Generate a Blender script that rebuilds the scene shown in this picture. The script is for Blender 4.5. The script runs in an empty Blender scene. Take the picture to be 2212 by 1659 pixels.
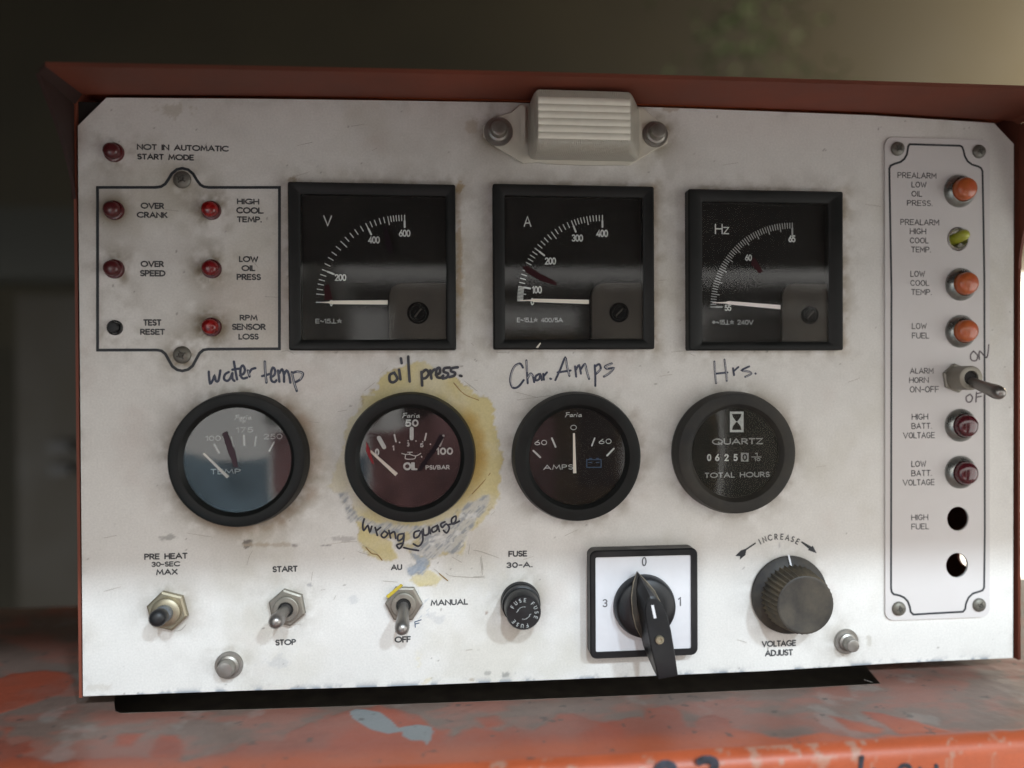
import bpy, math, random
import numpy as np
from mathutils import Vector, Matrix
random.seed(7)
SC = bpy.context.scene
COL = SC.collection
# ------------------------------------------------------------------ camera
D = 0.4015                       # metres from lens to the panel
FPX, WPX, HPX = 1474.8, 2212.0, 1659.0     # focal length and frame in survey pixels
yaw, pit, rol = [math.radians(a) for a in (4.65, -0.44, 0.30)]
def _R():
    cy, sy, cp, sp, cr, sr = math.cos(yaw), math.sin(yaw), math.cos(pit), math.sin(pit), math.cos(rol), math.sin(rol)
    return (np.array([[cy,0,sy],[0,1,0],[-sy,0,cy]]) @ np.array([[1,0,0],[0,cp,-sp],[0,sp,cp]]) @ np.array([[cr,-sr,0],[sr,cr,0],[0,0,1]]))
RR = _R()
def w3(v): return Vector((v[0], v[2], -v[1]))
cam_d = bpy.data.cameras.new("camera"); cam = bpy.data.objects.new("camera", cam_d); COL.objects.link(cam)
ax, ay, az = w3(RR[:,0]), -w3(RR[:,1]), -w3(RR[:,2])
cam.matrix_world = Matrix(((ax.x,ay.x,az.x,0),(ax.y,ay.y,az.y,-D),(ax.z,ay.z,az.z,0),(0,0,0,1)))
cam_d.sensor_width = 36; cam_d.lens = 36*FPX/WPX
cam_d.clip_start = 0.01; cam_d.clip_end = 50
cam_d.dof.use_dof = True; cam_d.dof.focus_distance = 0.398; cam_d.dof.aperture_fstop = 2.0
SC.camera = cam
# ------------------------------------------------------------------ world, lamps, exposure
wd = bpy.data.worlds.new("World"); SC.world = wd; wd.use_nodes = True
bgn = wd.node_tree.nodes['Background']
bgn.inputs[0].default_value = (1.0, 0.985, 0.945, 1); bgn.inputs[1].default_value = 1.9
def area(name, direction, dist, size, power, color, size_y=None, target=(0,0,-.1)):
    l = bpy.data.lights.new(name, 'AREA'); o = bpy.data.objects.new(name, l); COL.objects.link(o)
    d = Vector(direction).normalized(); o.location = Vector(target) + d*dist
    o.rotation_euler = d.to_track_quat('Z', 'Y').to_euler()
    l.energy = power; l.color = color; l.size = size
    if size_y: l.shape = 'RECTANGLE'; l.size_y = size_y
    else: l.shape = 'DISK'
    return o
area("ceiling_lamp", (13.6, -25, 18.8), 3.2, .17, 37, (.74, .88, 1.0))
area("ceiling_lamp_near", (2.8, -25, 18.7), 3.1, .17, 38, (.76, .89, 1.0))
SC.view_settings.view_transform = 'Standard'; SC.view_settings.look = 'None'
SC.view_settings.exposure = 0.3; SC.view_settings.gamma = 1
# ------------------------------------------------------------------ survey helpers
CR = dict(o=(0,0,.553), c1=(0,0,1.8433), c2=(300,350,2.2122), c3=(280,600,1.8847), cV=(1100,680,2.3039), cA=(1850,680,2.30375),
  cZ=(2620,700,2.30385), cL=(1800,300,2.4578), gW=(600,1350,2.2114), gO=(1280,1350,1.7458), gA=(1950,1350,2.2123),
  gH=(2580,1350,2.2119), r1=(3380,480,2.3048), r2=(3380,1150,2.2113), r3=(3380,1850,2.2113), b1=(280,2000,2.2122),
  b2=(980,2100,2.4043), b3=(1850,2050,2.3284), b4=(2750,2000,2.212), d1=(0,2400,1.7015), d2=(1200,2550,1.58), d3=(2500,2550,1.4747))
def ray(c, x, y):
    x0, y0, s = CR[c]
    px = (x0 + x/s)*.553; py = (y0 + y/s)*.553
    v = RR @ np.array([(px-WPX/2)/FPX, (py-HPX/2)/FPX, 1.0])
    return np.array([v[0], v[2], -v[1]])
def P(c, x, y, h=0.0):            # point of the panel front (or a plane h metres before it)
    d = ray(c, x, y); t = (D-h)/d[1]
    return np.array([d[0]*t, -h, d[2]*t])
ZD = -0.1865                      # height of the deck below the lens
def PD(c, x, y):                  # point of the deck
    d = ray(c, x, y); t = ZD/d[2]
    return np.array([d[0]*t, -D + d[1]*t, ZD])
def PX(c, x, y, h=0.0):
    p = P(c, x, y, h); return p[0], p[2]
# ------------------------------------------------------------------ object helpers
def tag(o, label=None, cat=None, group=None, kind=None):
    if label: o['label'] = label
    if cat: o['category'] = cat
    if group: o['group'] = group
    if kind: o['kind'] = kind
    return o
def thing(name, label, cat, loc, group=None):
    o = bpy.data.objects.new(name, None); COL.objects.link(o)
    o.location = Vector(loc); o.empty_display_size = .01
    return tag(o, label, cat, group)
def world_loc(o):
    v = Vector(o.location)
    while o.parent: o = o.parent; v = v + Vector(o.location)
    return v
class MB:
    def __init__(s): s.v = []; s.f = []; s.mi = []
    def add(s, vs, fs, m=0):
        n = len(s.v); s.v += [tuple(map(float, q)) for q in vs]
        s.f += [tuple(n+i for i in q) for q in fs]; s.mi += [m]*len(fs); return s
    def lathe(s, c, prof, n=48, m=0, axis=None, start=0):
        """c = base centre (3d); prof = [(radius, height)], along axis (default towards the camera)"""
        c = np.array(c, float); a = np.array(axis if axis is not None else (0,-1,0), float); a /= np.linalg.norm(a)
        u = np.cross(a, (0,0,1.)); 
        if np.linalg.norm(u) < 1e-6: u = np.array([1.,0,0])
        u /= np.linalg.norm(u); w = np.cross(u, a)
        vs = []; idx = []
        for r, h in prof:
            if r < 1e-9: idx.append([len(vs)]); vs.append(c + a*h)
            else:
                idx.append(list(range(len(vs), len(vs)+n)))
                for k in range(n):
                    t = start + 2*math.pi*k/n; vs.append(c + a*h + (u*math.cos(t) + w*math.sin(t))*r)
        fs = []
        for i in range(len(prof)-1):
            A, B = idx[i], idx[i+1]
            for k in range(n):
                k2 = (k+1) % n
                if len(A) == 1 and len(B) == 1: continue
                if len(A) == 1: fs.append((A[0], B[k2], B[k]))
                elif len(B) == 1: fs.append((A[k], A[k2], B[0]))
                else: fs.append((A[k], A[k2], B[k2], B[k]))
        return s.add(vs, fs, m)
    def loft(s, rings, cap0=True, cap1=True, m=0, close=True):
        n = len(rings[0]); vs = [p for r in rings for p in r]; fs = []
        for i in range(len(rings)-1):
            for k in range(n if close else n-1):
                k2 = (k+1) % n; fs.append((i*n+k, i*n+k2, (i+1)*n+k2, (i+1)*n+k))
        if cap0: fs.append(tuple(range(n-1, -1, -1)))
        if cap1: fs.append(tuple((len(rings)-1)*n + k for k in range(n)))
        return s.add(vs, fs, m)
    def box(s, a, b, m=0):
        (x0,y0,z0),(x1,y1,z1) = a, b
        return s.loft([[(x0,y0,z0),(x1,y0,z0),(x1,y1,z0),(x0,y1,z0)],[(x0,y0,z1),(x1,y0,z1),(x1,y1,z1),(x0,y1,z1)]], m=m)
    def tube(s, pts, radii, n=12, m=0):
        pts = [np.array(p, float) for p in pts]; rings = []
        up = np.array([.13,.2,.97])
        for i, p in enumerate(pts):
            t = pts[min(i+1, len(pts)-1)] - pts[max(i-1, 0)]; t /= np.linalg.norm(t)
            u = np.cross(t, up); u /= np.linalg.norm(u); w = np.cross(u, t)
            rings.append([p + (u*math.cos(2*math.pi*k/n) + w*math.sin(2*math.pi*k/n))*radii[i] for k in range(n)])
        return s.loft(rings, m=m)
    def build(s, name, mat, parent=None, smooth=35, off=None, recalc=True):
        me = bpy.data.meshes.new(name)
        o = bpy.data.objects.new(name, me); COL.objects.link(o)
        base = Vector((0,0,0))
        if parent is not None: o.parent = parent; base = world_loc(parent)
        elif off is not None: o.location = Vector(off); base = Vector(off)
        me.from_pydata([(x-base.x, y-base.y, z-base.z) for x, y, z in s.v], [], s.f)
        for mm in (mat if isinstance(mat, (list, tuple)) else [mat]): me.materials.append(mm)
        me.polygons.foreach_set('material_index', s.mi)
        if recalc:
            import bmesh
            bm = bmesh.new(); bm.from_mesh(me); bmesh.ops.recalc_face_normals(bm, faces=bm.faces); bm.to_mesh(me); bm.free()
        if smooth:
            me.polygons.foreach_set('use_smooth', [True]*len(me.polygons))
            me.set_sharp_from_angle(angle=math.radians(smooth))
        me.update(); return o
def rrect(x0, z0, x1, z1, r, y, n=5):
    """rounded rectangle ring in a plane parallel to the panel"""
    out = []
    for cx, cz, a0 in ((x1-r, z1-r, 0), (x0+r, z1-r, 90), (x0+r, z0+r, 180), (x1-r, z0+r, 270)):
        for k in range(n+1):
            t = math.radians(a0 + 90*k/n); out.append((cx + r*math.cos(t), y, cz + r*math.sin(t)))
    return out
# flattened ink ribbons ------------------------------------------------
def ink(polys, w, name, mat, parent, h=0.00012, thick=0.00008, basis=None, off=None):
    """polys: list of 2d polylines (x,z); w: line width (number or list)"""
    mb = MB()
    for pi, pl in enumerate(polys):
        ww = w[pi] if isinstance(w, (list, tuple)) else w
        pts = [np.array(p, float) for p in pl]; q = [pts[0]]
        for p in pts[1:]:
            if np.linalg.norm(p-q[-1]) > ww*.05: q.append(p)
        if len(q) == 1: q.append(q[0] + np.array([ww*.1, 0]))
        closed = len(q) > 3 and np.linalg.norm(q[0]-q[-1]) < ww*.3
        hw = ww/2; secs = []
        dirs = [(q[i+1]-q[i])/max(1e-9, np.linalg.norm(q[i+1]-q[i])) for i in range(len(q)-1)]
        if not closed:
            for e, f in ((.95, .35), (.6, .8)): secs.append((q[0]-dirs[0]*hw*e, dirs[0], f, 1))
        for i in range(len(q)):
            if closed: d0, d1 = dirs[i-1 if i else -1], dirs[i % len(dirs)]
            else: d0, d1 = dirs[max(i-1, 0)], dirs[min(i, len(dirs)-1)]
            d = d0 + d1; nn = np.linalg.norm(d)
            if nn < .35: 
                secs.append((q[i], d0, 1, 1)); secs.append((q[i], d1, 1, 1)); continue
            d /= nn; m = 1/max(.55, float(np.dot(d, d0))); secs.append((q[i], d, 1, m))
        if not closed:
            for e, f in ((.6, .8), (.95, .35)): secs.append((q[-1]+dirs[-1]*hw*e, dirs[-1], f, 1))
        rings = []
        for p, d, f, m in secs:
            nrm = np.array([-d[1], d[0]])
            ring = []
            for a, b in ((-1, 0), (-.62, .8), (0, 1), (.62, .8), (1, 0)):
                xy = p + nrm*hw*f*m*a; ring.append((xy[0], -(h + thick*b), xy[1]))
            rings.append(ring)
        if basis:
            rings = [[basis(x, -y, z) for x, y, z in r] for r in rings]
        mb.loft(rings, cap0=False, cap1=False, close=False)
    return mb.build(name, mat, parent, smooth=None, off=off, recalc=False)
def arc(cx, cy, rx, ry, a0, a1, n=10):
    return [(cx + rx*math.cos(math.radians(a0+(a1-a0)*k/n)), cy + ry*math.sin(math.radians(a0+(a1-a0)*k/n))) for k in range(n+1)]
G = {}
G['A'] = (.80, [[(0,0),(.4,1),(.8,0)], [(.14,.33),(.66,.33)]])
G['B'] = (.58, [[(0,0),(0,1)], [(0,1),(.28,1)]+arc(.28,.76,.24,.24,90,-90,8)+[(0,.52)], [(.28,.52)]+arc(.30,.26,.28,.26,90,-90,8)+[(0,0)]])
G['C'] = (.86, [arc(.5,.5,.5,.5,48,312,18)])
G['D'] = (.70, [[(0,0),(0,1),(.22,1)]+arc(.22,.5,.48,.5,90,-90,12)+[(0,0)]])
G['E'] = (.50, [[(.5,1),(0,1),(0,0),(.5,0)], [(0,.52),(.44,.52)]])
G['F'] = (.48, [[(.48,1),(0,1),(0,0)], [(0,.5),(.42,.5)]])
G['G'] = (.92, [arc(.5,.5,.5,.5,48,352,20)+[(.58,.43)]])
G['H'] = (.64, [[(0,0),(0,1)], [(.64,0),(.64,1)], [(0,.52),(.64,.52)]])
G['I'] = (.02, [[(.01,0),(.01,1)]])
G['J'] = (.34, [[(.34,1),(.34,.2)]+arc(.17,.2,.17,.2,0,-150,6)])
G['K'] = (.60, [[(0,0),(0,1)], [(.55,1),(0,.45)], [(.18,.6),(.6,0)]])
G['L'] = (.42, [[(0,1),(0,0),(.42,0)]])
G['M'] = (.86, [[(0,0),(.12,1),(.43,.2),(.74,1),(.86,0)]])
G['N'] = (.70, [[(0,0),(0,1),(.7,0),(.7,1)]])
G['O'] = (1.0, [arc(.5,.5,.5,.5,90,450,24)])
G['P'] = (.52, [[(0,0),(0,1),(.26,1)]+arc(.26,.74,.26,.26,90,-90,8)+[(0,.48)]])
G['Q'] = (1.0, [arc(.5,.5,.5,.5,90,450,24), [(.6,.3),(.95,-.05)]])
G['R'] = (.56, [[(0,0),(0,1),(.26,1)]+arc(.26,.74,.26,.26,90,-90,8)+[(0,.48)], [(.24,.48),(.56,0)]])
G['S'] = (.50, [arc(.26,.75,.24,.25,40,250,10)+arc(.25,.26,.25,.26,72,-145,12)])
G['T'] = (.54, [[(.27,0),(.27,1)], [(0,1),(.54,1)]])
G['U'] = (.62, [[(0,1),(0,.3)]+arc(.31,.3,.31,.3,180,360,10)+[(.62,1)]])
G['V'] = (.76, [[(0,1),(.38,0),(.76,1)]])
G['W'] = (1.1, [[(0,1),(.28,0),(.55,.85),(.82,0),(1.1,1)]])
G['X'] = (.64, [[(0,0),(.62,1)], [(.02,1),(.64,0)]])
G['Y'] = (.64, [[(0,1),(.32,.48),(.64,1)], [(.32,.48),(.32,0)]])
G['Z'] = (.60, [[(0,1),(.6,1),(0,0),(.6,0)]])
G['z'] = (.46, [[(0,.68),(.46,.68),(0,0),(.46,0)]])
G['0'] = (.56, [arc(.28,.5,.28,.5,90,450,20)])
G['1'] = (.22, [[(0,.8),(.2,1),(.2,0)]])
G['2'] = (.54, [arc(.27,.73,.26,.27,165,-20,10)+[(.02,0),(.54,0)]])
G['3'] = (.52, [arc(.25,.75,.24,.25,150,-80,9)+[(.2,.52)]+arc(.25,.26,.26,.26,85,-150,10)])
G['4'] = (.58, [[(.44,0),(.44,1),(0,.27),(.58,.27)]])
G['5'] = (.52, [[(.48,1),(.1,1),(.05,.55)]+arc(.25,.32,.27,.32,120,-145,12)])
G['6'] = (.54, [[(.42,1),(.08,.5)]+arc(.27,.29,.27,.29,150,510,16)])
G['7'] = (.50, [[(0,1),(.5,1),(.14,0)]])
G['/'] = (.40, [[(0,-.05),(.4,1.05)]])
G['-'] = (.36, [[(0,.45),(.36,.45)]])
G['.'] = (.04, [[(.0,.03),(.03,.03)]])
G[' '] = (.42, [])
G['~'] = (.50, [arc(.125,.45,.125,.14,180,0,5)+arc(.375,.45,.125,.14,180,360,5)])
G['^'] = (.70, [[(.35,0),(.35,1)], [(0,0),(.7,0)]])
G['*'] = (.70, [[(.35,1),(.1,.1),(.7,.66),(0,.66),(.6,.1),(.35,1)]])
G['+'] = (.60, [[(0,.5),(.6,.5)], [(.2,.2),(.2,.8)], [(.4,.2),(.4,.8)]])
G['%'] = (.30, [arc(.15,.85,.12,.12,90,450,8)])
SG = dict(G)   # single-stroke engraved letters are squarer
SG['O'] = (.62, [arc(.31,.5,.31,.5,90,450,20)]); SG['C'] = (.58, [arc(.31,.5,.31,.5,40,320,14)])
SG['G'] = (.62, [arc(.31,.5,.31,.5,40,350,14)+[(.36,.42)]]); SG['M'] = (.66, [[(0,0),(0,1),(.33,.35),(.66,1),(.66,0)]])
SG['A'] = (.66, [[(0,0),(.33,1),(.66,0)], [(.11,.33),(.55,.33)]]); SG['W'] = (.8, [[(0,1),(.2,0),(.4,.8),(.6,0),(.8,1)]])
def layout(txt, font, gap=.24):
    x = 0; out = []
    for ch in txt:
        w, ps = font[ch]; out += [[(x+a, b) for a, b in p] for p in ps]; x += w + gap
    return out, x - gap
def text(txt, c, x0, x1, y0, y1, mat, parent, h=0.0, w=.17, font=G, name='printed_text', gap=.24, lab=True, rot=0, raise_=.00012):
    ps, W = layout(txt, font, gap)
    ctr = P(c, (x0+x1)/2, (y0+y1)/2, h); a = P(c, x0, (y0+y1)/2, h); b = P(c, x1, (y0+y1)/2, h)
    t = P(c, (x0+x1)/2, y0, h); u = P(c, (x0+x1)/2, y1, h)
    hh = abs(t[2]-u[2]); ww = w*hh; hh -= ww; wd = abs(b[0]-a[0]) - ww
    ca, sa = math.cos(rot), math.sin(rot); res = []
    for p in ps:
        q = []
        for gx, gy in p:
            dx = (gx/max(W, 1e-6) - .5)*wd if W > .05 else 0; dz = (gy-.5)*hh
            q.append((ctr[0] + dx*ca - dz*sa, ctr[2] + dx*sa + dz*ca))
        res.append(q)
    o = ink(res, ww, name, mat, parent, h=h+raise_)
    if lab: o['label'] = 'printed lettering %s' % txt.replace('^', '').replace('*', '').replace('~', '').replace('%', '').strip()
    return o
def strokes(c, lst, h=0.0):
    return [[PX(c, x, y, h) for x, y in p] for p in lst]
def smooth_line(p, n=6):            # Catmull-Rom through the points
    if len(p) < 3: return p
    q = [p[0]] + list(p) + [p[-1]]; out = []
    for i in range(1, len(q)-2):
        p0, p1, p2, p3 = [np.array(v, float) for v in q[i-1:i+3]]
        for k in range(n):
            t = k/n; out.append(tuple(.5*((2*p1)+(-p0+p2)*t+(2*p0-5*p1+4*p2-p3)*t*t+(-p0+3*p1-3*p2+p3)*t**3)))
    out.append(tuple(p[-1])); return out
def hand(c, lst, h=0.0): return strokes(c, [smooth_line(p, 4) for p in lst], h)
# ------------------------------------------------------------------ materials
def mat(name, col, rough=.5, metal=0, var=.12, dust=None, dust_amt=.0, scale=60, bump=.0, bscale=400, spec=.5, coat=0, trans=0, emit=None, emit_s=0):
    m = bpy.data.materials.new(name); m.use_nodes = True; nt = m.node_tree; N = nt.nodes; L = nt.links
    b = N['Principled BSDF']; b.inputs['Metallic'].default_value = metal
    b.inputs['Specular IOR Level'].default_value = spec; b.inputs['Coat Weight'].default_value = coat
    b.inputs['Transmission Weight'].default_value = trans
    tc = N.new('ShaderNodeTexCoord'); n1 = N.new('ShaderNodeTexNoise'); n1.inputs['Scale'].default_value = scale; n1.inputs['Detail'].default_value = 6
    L.new(tc.outputs['Object'], n1.inputs['Vector'])
    r = N.new('ShaderNodeMapRange'); r.inputs[1].default_value = .3; r.inputs[2].default_value = .7; r.inputs[3].default_value = 1-var; r.inputs[4].default_value = 1+var
    L.new(n1.outputs['Fac'], r.inputs[0])
    mx = N.new('ShaderNodeMix'); mx.data_type = 'RGBA'; mx.blend_type = 'MULTIPLY'; mx.inputs[0].default_value = 1
    mx.inputs[6].default_value = (*col, 1); L.new(r.outputs[0], mx.inputs[7]); out = mx.outputs[2]
    if dust is not None:
        n2 = N.new('ShaderNodeTexNoise'); n2.inputs['Scale'].default_value = scale*.45; n2.inputs['Detail'].default_value = 8; n2.inputs['Roughness'].default_value = .65
        L.new(tc.outputs['Object'], n2.inputs['Vector'])
        r2 = N.new('ShaderNodeMapRange'); r2.inputs[1].default_value = .38; r2.inputs[2].default_value = .68; r2.inputs[3].default_value = 0; r2.inputs[4].default_value = dust_amt
        L.new(n2.outputs['Fac'], r2.inputs[0])
        m2 = N.new('ShaderNodeMix'); m2.data_type = 'RGBA'; L.new(r2.outputs[0], m2.inputs[0]); L.new(out, m2.inputs[6]); m2.inputs[7].default_value = (*dust, 1); out = m2.outputs[2]
    L.new(out, b.inputs['Base Color'])
    rr = N.new('ShaderNodeMapRange'); rr.inputs[1].default_value = .3; rr.inputs[2].default_value = .7; rr.inputs[3].default_value = max(.02, rough-.08); rr.inputs[4].default_value = min(1, rough+.12)
    L.new(n1.outputs['Fac'], rr.inputs[0]); L.new(rr.outputs[0], b.inputs['Roughness'])
    if bump:
        n3 = N.new('ShaderNodeTexNoise'); n3.inputs['Scale'].default_value = bscale; n3.inputs['Detail'].default_value = 4
        L.new(tc.outputs['Object'], n3.inputs['Vector']); bp = N.new('ShaderNodeBump'); bp.inputs['Strength'].default_value = bump; bp.inputs['Distance'].default_value = .0003
        L.new(n3.outputs['Fac'], bp.inputs['Height']); L.new(bp.outputs[0], b.inputs['Normal'])
    if emit: b.inputs['Emission Color'].default_value = (*emit, 1); b.inputs['Emission Strength'].default_value = emit_s
    return m
def glass_mat(name, tint=(1,1,1), dust=.02, rough=.02, ior=1.5, dust_tint_col=(.6,.55,.5)):
    m = bpy.data.materials.new(name); m.use_nodes = True; nt = m.node_tree; N = nt.nodes; L = nt.links; N.clear()
    out = N.new('ShaderNodeOutputMaterial'); tr = N.new('ShaderNodeBsdfTransparent'); tr.inputs[0].default_value = (*tint, 1)
    gl = N.new('ShaderNodeBsdfGlossy'); gl.inputs['Roughness'].default_value = rough; fr = N.new('ShaderNodeFresnel'); fr.inputs[0].default_value = ior
    mx = N.new('ShaderNodeMixShader'); L.new(fr.outputs[0], mx.inputs[0]); L.new(tr.outputs[0], mx.inputs[1]); L.new(gl.outputs[0], mx.inputs[2])
    df = N.new('ShaderNodeBsdfDiffuse'); df.inputs[0].default_value = (*dust_tint_col, 1)
    tc = N.new('ShaderNodeTexCoord'); nz = N.new('ShaderNodeTexNoise'); nz.inputs['Scale'].default_value = 45; nz.inputs['Detail'].default_value = 9; nz.inputs['Roughness'].default_value = .7
    L.new(tc.outputs['Object'], nz.inputs['Vector']); r = N.new('ShaderNodeMapRange'); r.inputs[1].default_value = .35; r.inputs[2].default_value = .75; r.inputs[3].default_value = dust*.4; r.inputs[4].default_value = dust*1.8
    L.new(nz.outputs['Fac'], r.inputs[0]); m2 = N.new('ShaderNodeMixShader'); L.new(r.outputs[0], m2.inputs[0]); L.new(mx.outputs[0], m2.inputs[1]); L.new(df.outputs[0], m2.inputs[2])
    L.new(m2.outputs[0], out.inputs[0]); return m
DUSTC = (.22,.19,.14)
M = {}
M['print'] = mat('black_print', (.035,.038,.042), .6, var=.5, dust=(.25,.24,.23), dust_amt=.25, scale=500)
M['engrave'] = mat('engraved_grey', (.055,.055,.06), .6, var=.4, dust=(.3,.29,.28), dust_amt=.3, scale=700)
M['line'] = mat('black_line', (.02,.024,.03), .5, var=.3)
M['pen'] = mat('marker_ink', (.012,.02,.05), .45, var=.3, dust=(.16,.17,.22), dust_amt=.45, scale=420)
M['pen_dark'] = mat('dark_marker_ink', (.01,.011,.016), .4, var=.3, dust=(.08,.09,.13), dust_amt=.5, scale=300)
M['pen_brown'] = mat('faded_marker_ink', (.05,.035,.045), .6, var=.3, dust=(.3,.26,.27), dust_amt=.5, scale=400)
M['white'] = mat('white_print', (.62,.66,.64), .6, var=.15, scale=400)
M['grey_print'] = mat('grey_print', (.34,.36,.36), .6, var=.15, scale=400)
M['blue_print'] = mat('blue_print', (.03,.07,.14), .6)
M['frame'] = mat('black_plastic_frame', (.009,.010,.010), .42, var=.2, dust=(.03,.03,.03), dust_amt=.35, bump=.15, spec=.25)
M['dial'] = mat('black_dial', (.008,.0075,.007), .6, var=.15, spec=.15)
M['dial_brown'] = mat('brown_black_dial', (.009,.006,.006), .6, var=.15, spec=.15)
M['cover'] = mat('smoked_cover', (.042,.038,.032), .45, var=.2, dust=(.06,.052,.04), dust_amt=.5, scale=50, spec=.2)
M['screw_black'] = mat('matte_black_screw', (.003,.003,.003), .6, spec=.1)
M['black'] = mat('black_plastic', (.009,.010,.012), .36, var=.2, dust=(.035,.033,.03), dust_amt=.3, scale=90, spec=.35)
M['bezel'] = mat('black_bezel', (.006,.007,.007), .42, var=.2, dust=(.02,.022,.022), dust_amt=.4, scale=60, spec=.22)
M['bezel_dusty'] = mat('dusty_bezel', (.014,.015,.016), .5, var=.2, dust=(.06,.052,.038), dust_amt=.7, scale=38, spec=.3)
M['needle'] = mat('cream_pointer', (.88,.84,.74), .5, var=.05)
M['needle_pink'] = mat('pale_pointer', (.92,.86,.84), .5, var=.05)
M['redmark'] = mat('dark_red_pointer', (.032,.009,.011), .7, var=.2, spec=.15)
M['maroonmark'] = mat('maroon_glass_mark', (.065,.045,.055), .8, spec=.05)
M['red_reflection'] = mat('red_reflection_paint', (.20,.015,.02), .6, spec=.2)
M['darkmark'] = mat('near_black_glass_mark', (.014,.009,.012), .7, spec=.1)
M['steel'] = mat('dull_zinc', (.36,.35,.33), .42, metal=.85, var=.15, dust=(.2,.17,.12), dust_amt=.45, scale=150, bump=.2)
M['steel_dark'] = mat('weathered_screw', (.20,.195,.175), .5, metal=.6, var=.2, dust=(.15,.13,.09), dust_amt=.5, scale=200, bump=.3)
M['nickel'] = mat('nickel', (.27,.255,.22), .48, metal=.7, var=.1, dust=(.27,.24,.19), dust_amt=.4, scale=200)
M['lever'] = mat('lever_metal', (.27,.255,.24), .34, metal=.8, var=.1)
M['knob'] = mat('dusty_black_knob', (.017,.018,.021), .5, var=.2, dust=(.10,.085,.062), dust_amt=.75, scale=60, bump=.2, spec=.3)
M['knob_olive'] = mat('dust_caked_flutes', (.03,.028,.025), .65, var=.3, dust=(.17,.13,.075), dust_amt=.85, scale=60)
M['red_dark'] = mat('dark_red_lens', (.085,.006,.009), .28, var=.2, coat=.3, dust=(.05,.02,.02), dust_amt=.4, scale=120)
M['red_bright'] = mat('bright_red_lens', (.25,.008,.008), .25, var=.5, coat=.4, scale=260)
M['red_mid'] = mat('mid_red_lens', (.17,.007,.01), .25, var=.3, coat=.4, scale=200)
M['maroon'] = mat('maroon_lens', (.075,.008,.014), .2, var=.25, coat=.6, scale=200)
M['orange_lens'] = mat('orange_lens', (.52,.15,.035), .42, var=.25, bump=.7, bscale=420, coat=.6, dust=(.42,.055,.02), dust_amt=.8, scale=120)
M['green_bulb'] = mat('yellow_green_bulb', (.36,.38,.04), .3, var=.2, coat=.4)
M['collar'] = mat('grey_lamp_collar', (.34,.35,.34), .30, metal=.85, var=.12, dust=(.16,.16,.13), dust_amt=.5, scale=80)
M['white_plastic'] = mat('aged_white_plastic', (.64,.62,.54), .42, var=.08, dust=(.33,.28,.2), dust_amt=.3, scale=60)
M['plate_white'] = mat('switch_plate_white', (.66,.67,.70), .35, var=.05, dust=(.35,.3,.26), dust_amt=.15, scale=60)
M['ann_plate'] = mat('annunciator_plate_white', (.61,.59,.585), .45, var=.03, dust=(.42,.38,.33), dust_amt=.18, scale=14)
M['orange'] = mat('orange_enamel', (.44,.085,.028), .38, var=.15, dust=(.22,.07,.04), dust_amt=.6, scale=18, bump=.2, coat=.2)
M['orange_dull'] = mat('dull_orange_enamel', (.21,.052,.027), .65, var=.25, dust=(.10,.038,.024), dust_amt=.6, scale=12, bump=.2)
M['visor_shade'] = mat('shade_darkened_orange', (.030,.010,.007), .7, var=.2, dust=(.015,.010,.008), dust_amt=.6, scale=25)  # darkened orange: shade of the left visor corner put into the colour
M['slot_in'] = mat('grimy_slot_steel', (.10,.085,.07), .7, var=.4, scale=80)
M['slot'] = mat('dirty_slot', (.075,.07,.06), .7)
M['dark'] = mat('dark_interior', (.012,.011,.010), .8)
M['glass'] = glass_mat('instrument_glass', dust=.014, rough=.035, ior=1.42)
M['glass_amps'] = glass_mat('amps_gauge_glass', dust=.012, rough=.05, ior=1.42)
M['glass_dusty'] = glass_mat('dusty_instrument_glass', dust=.045, rough=.03, ior=1.45, dust_tint_col=(.4,.38,.3))
M['glass_blue'] = glass_mat('hazy_blue_reflection_glass', dust=.02, rough=.07, ior=1.80, dust_tint_col=(.42,.52,.6))  # blue of the mirrored surroundings tinted into the dust film
M['glass_pink'] = glass_mat('rosy_reflection_glass', dust=.012, rough=.06, ior=1.65, dust_tint_col=(.55,.36,.36))  # pink of the mirrored surroundings tinted into the dust film
# ------------------------------------------------------------------ noise
def vnoise(x, z, s, seed):
    x = np.asarray(x)*s; z = np.asarray(z)*s; xi = np.floor(x).astype(np.int64); zi = np.floor(z).astype(np.int64)
    fx = x-xi; fz = z-zi; fx = fx*fx*(3-2*fx); fz = fz*fz*(3-2*fz)
    def hs(a, b):
        n = (a*374761393 + b*668265263 + seed*974634777) & 0xffffffff
        n = ((n ^ (n >> 13))*1274126177) & 0xffffffff; n = n ^ (n >> 16); return (n & 0xffff)/65535.0
    return (hs(xi,zi)*(1-fx)+hs(xi+1,zi)*fx)*(1-fz) + (hs(xi,zi+1)*(1-fx)+hs(xi+1,zi+1)*fx)*fz
def fbm(x, z, s, seed, o=5, g=.55):
    t = 0; a = 1; n = 0
    for k in range(o): t = t + a*vnoise(x, z, s*2**k, seed+k); n += a; a *= g
    return t/n
def sst(a, b, x): t = np.clip((x-a)/(b-a), 0, 1); return t*t*(3-2*t)
def poly_sd(x, z, poly):             # signed distance, positive inside
    poly = np.array(poly); ins = np.zeros(x.shape, bool); dm = np.full(x.shape, 1e9)
    for i in range(len(poly)):
        ax_, az_ = poly[i]; bx, bz = poly[(i+1) % len(poly)]
        ex, ez = bx-ax_, bz-az_; t = np.clip(((x-ax_)*ex+(z-az_)*ez)/(ex*ex+ez*ez+1e-18), 0, 1)
        dm = np.minimum(dm, np.hypot(x-ax_-t*ex, z-az_-t*ez))
        c = ((az_ > z) != (bz > z)); ins ^= c & (x < (bx-ax_)*(z-az_)/((bz-az_) if bz != az_ else 1e-18)+ax_)
    return np.where(ins, dm, -dm)
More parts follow.
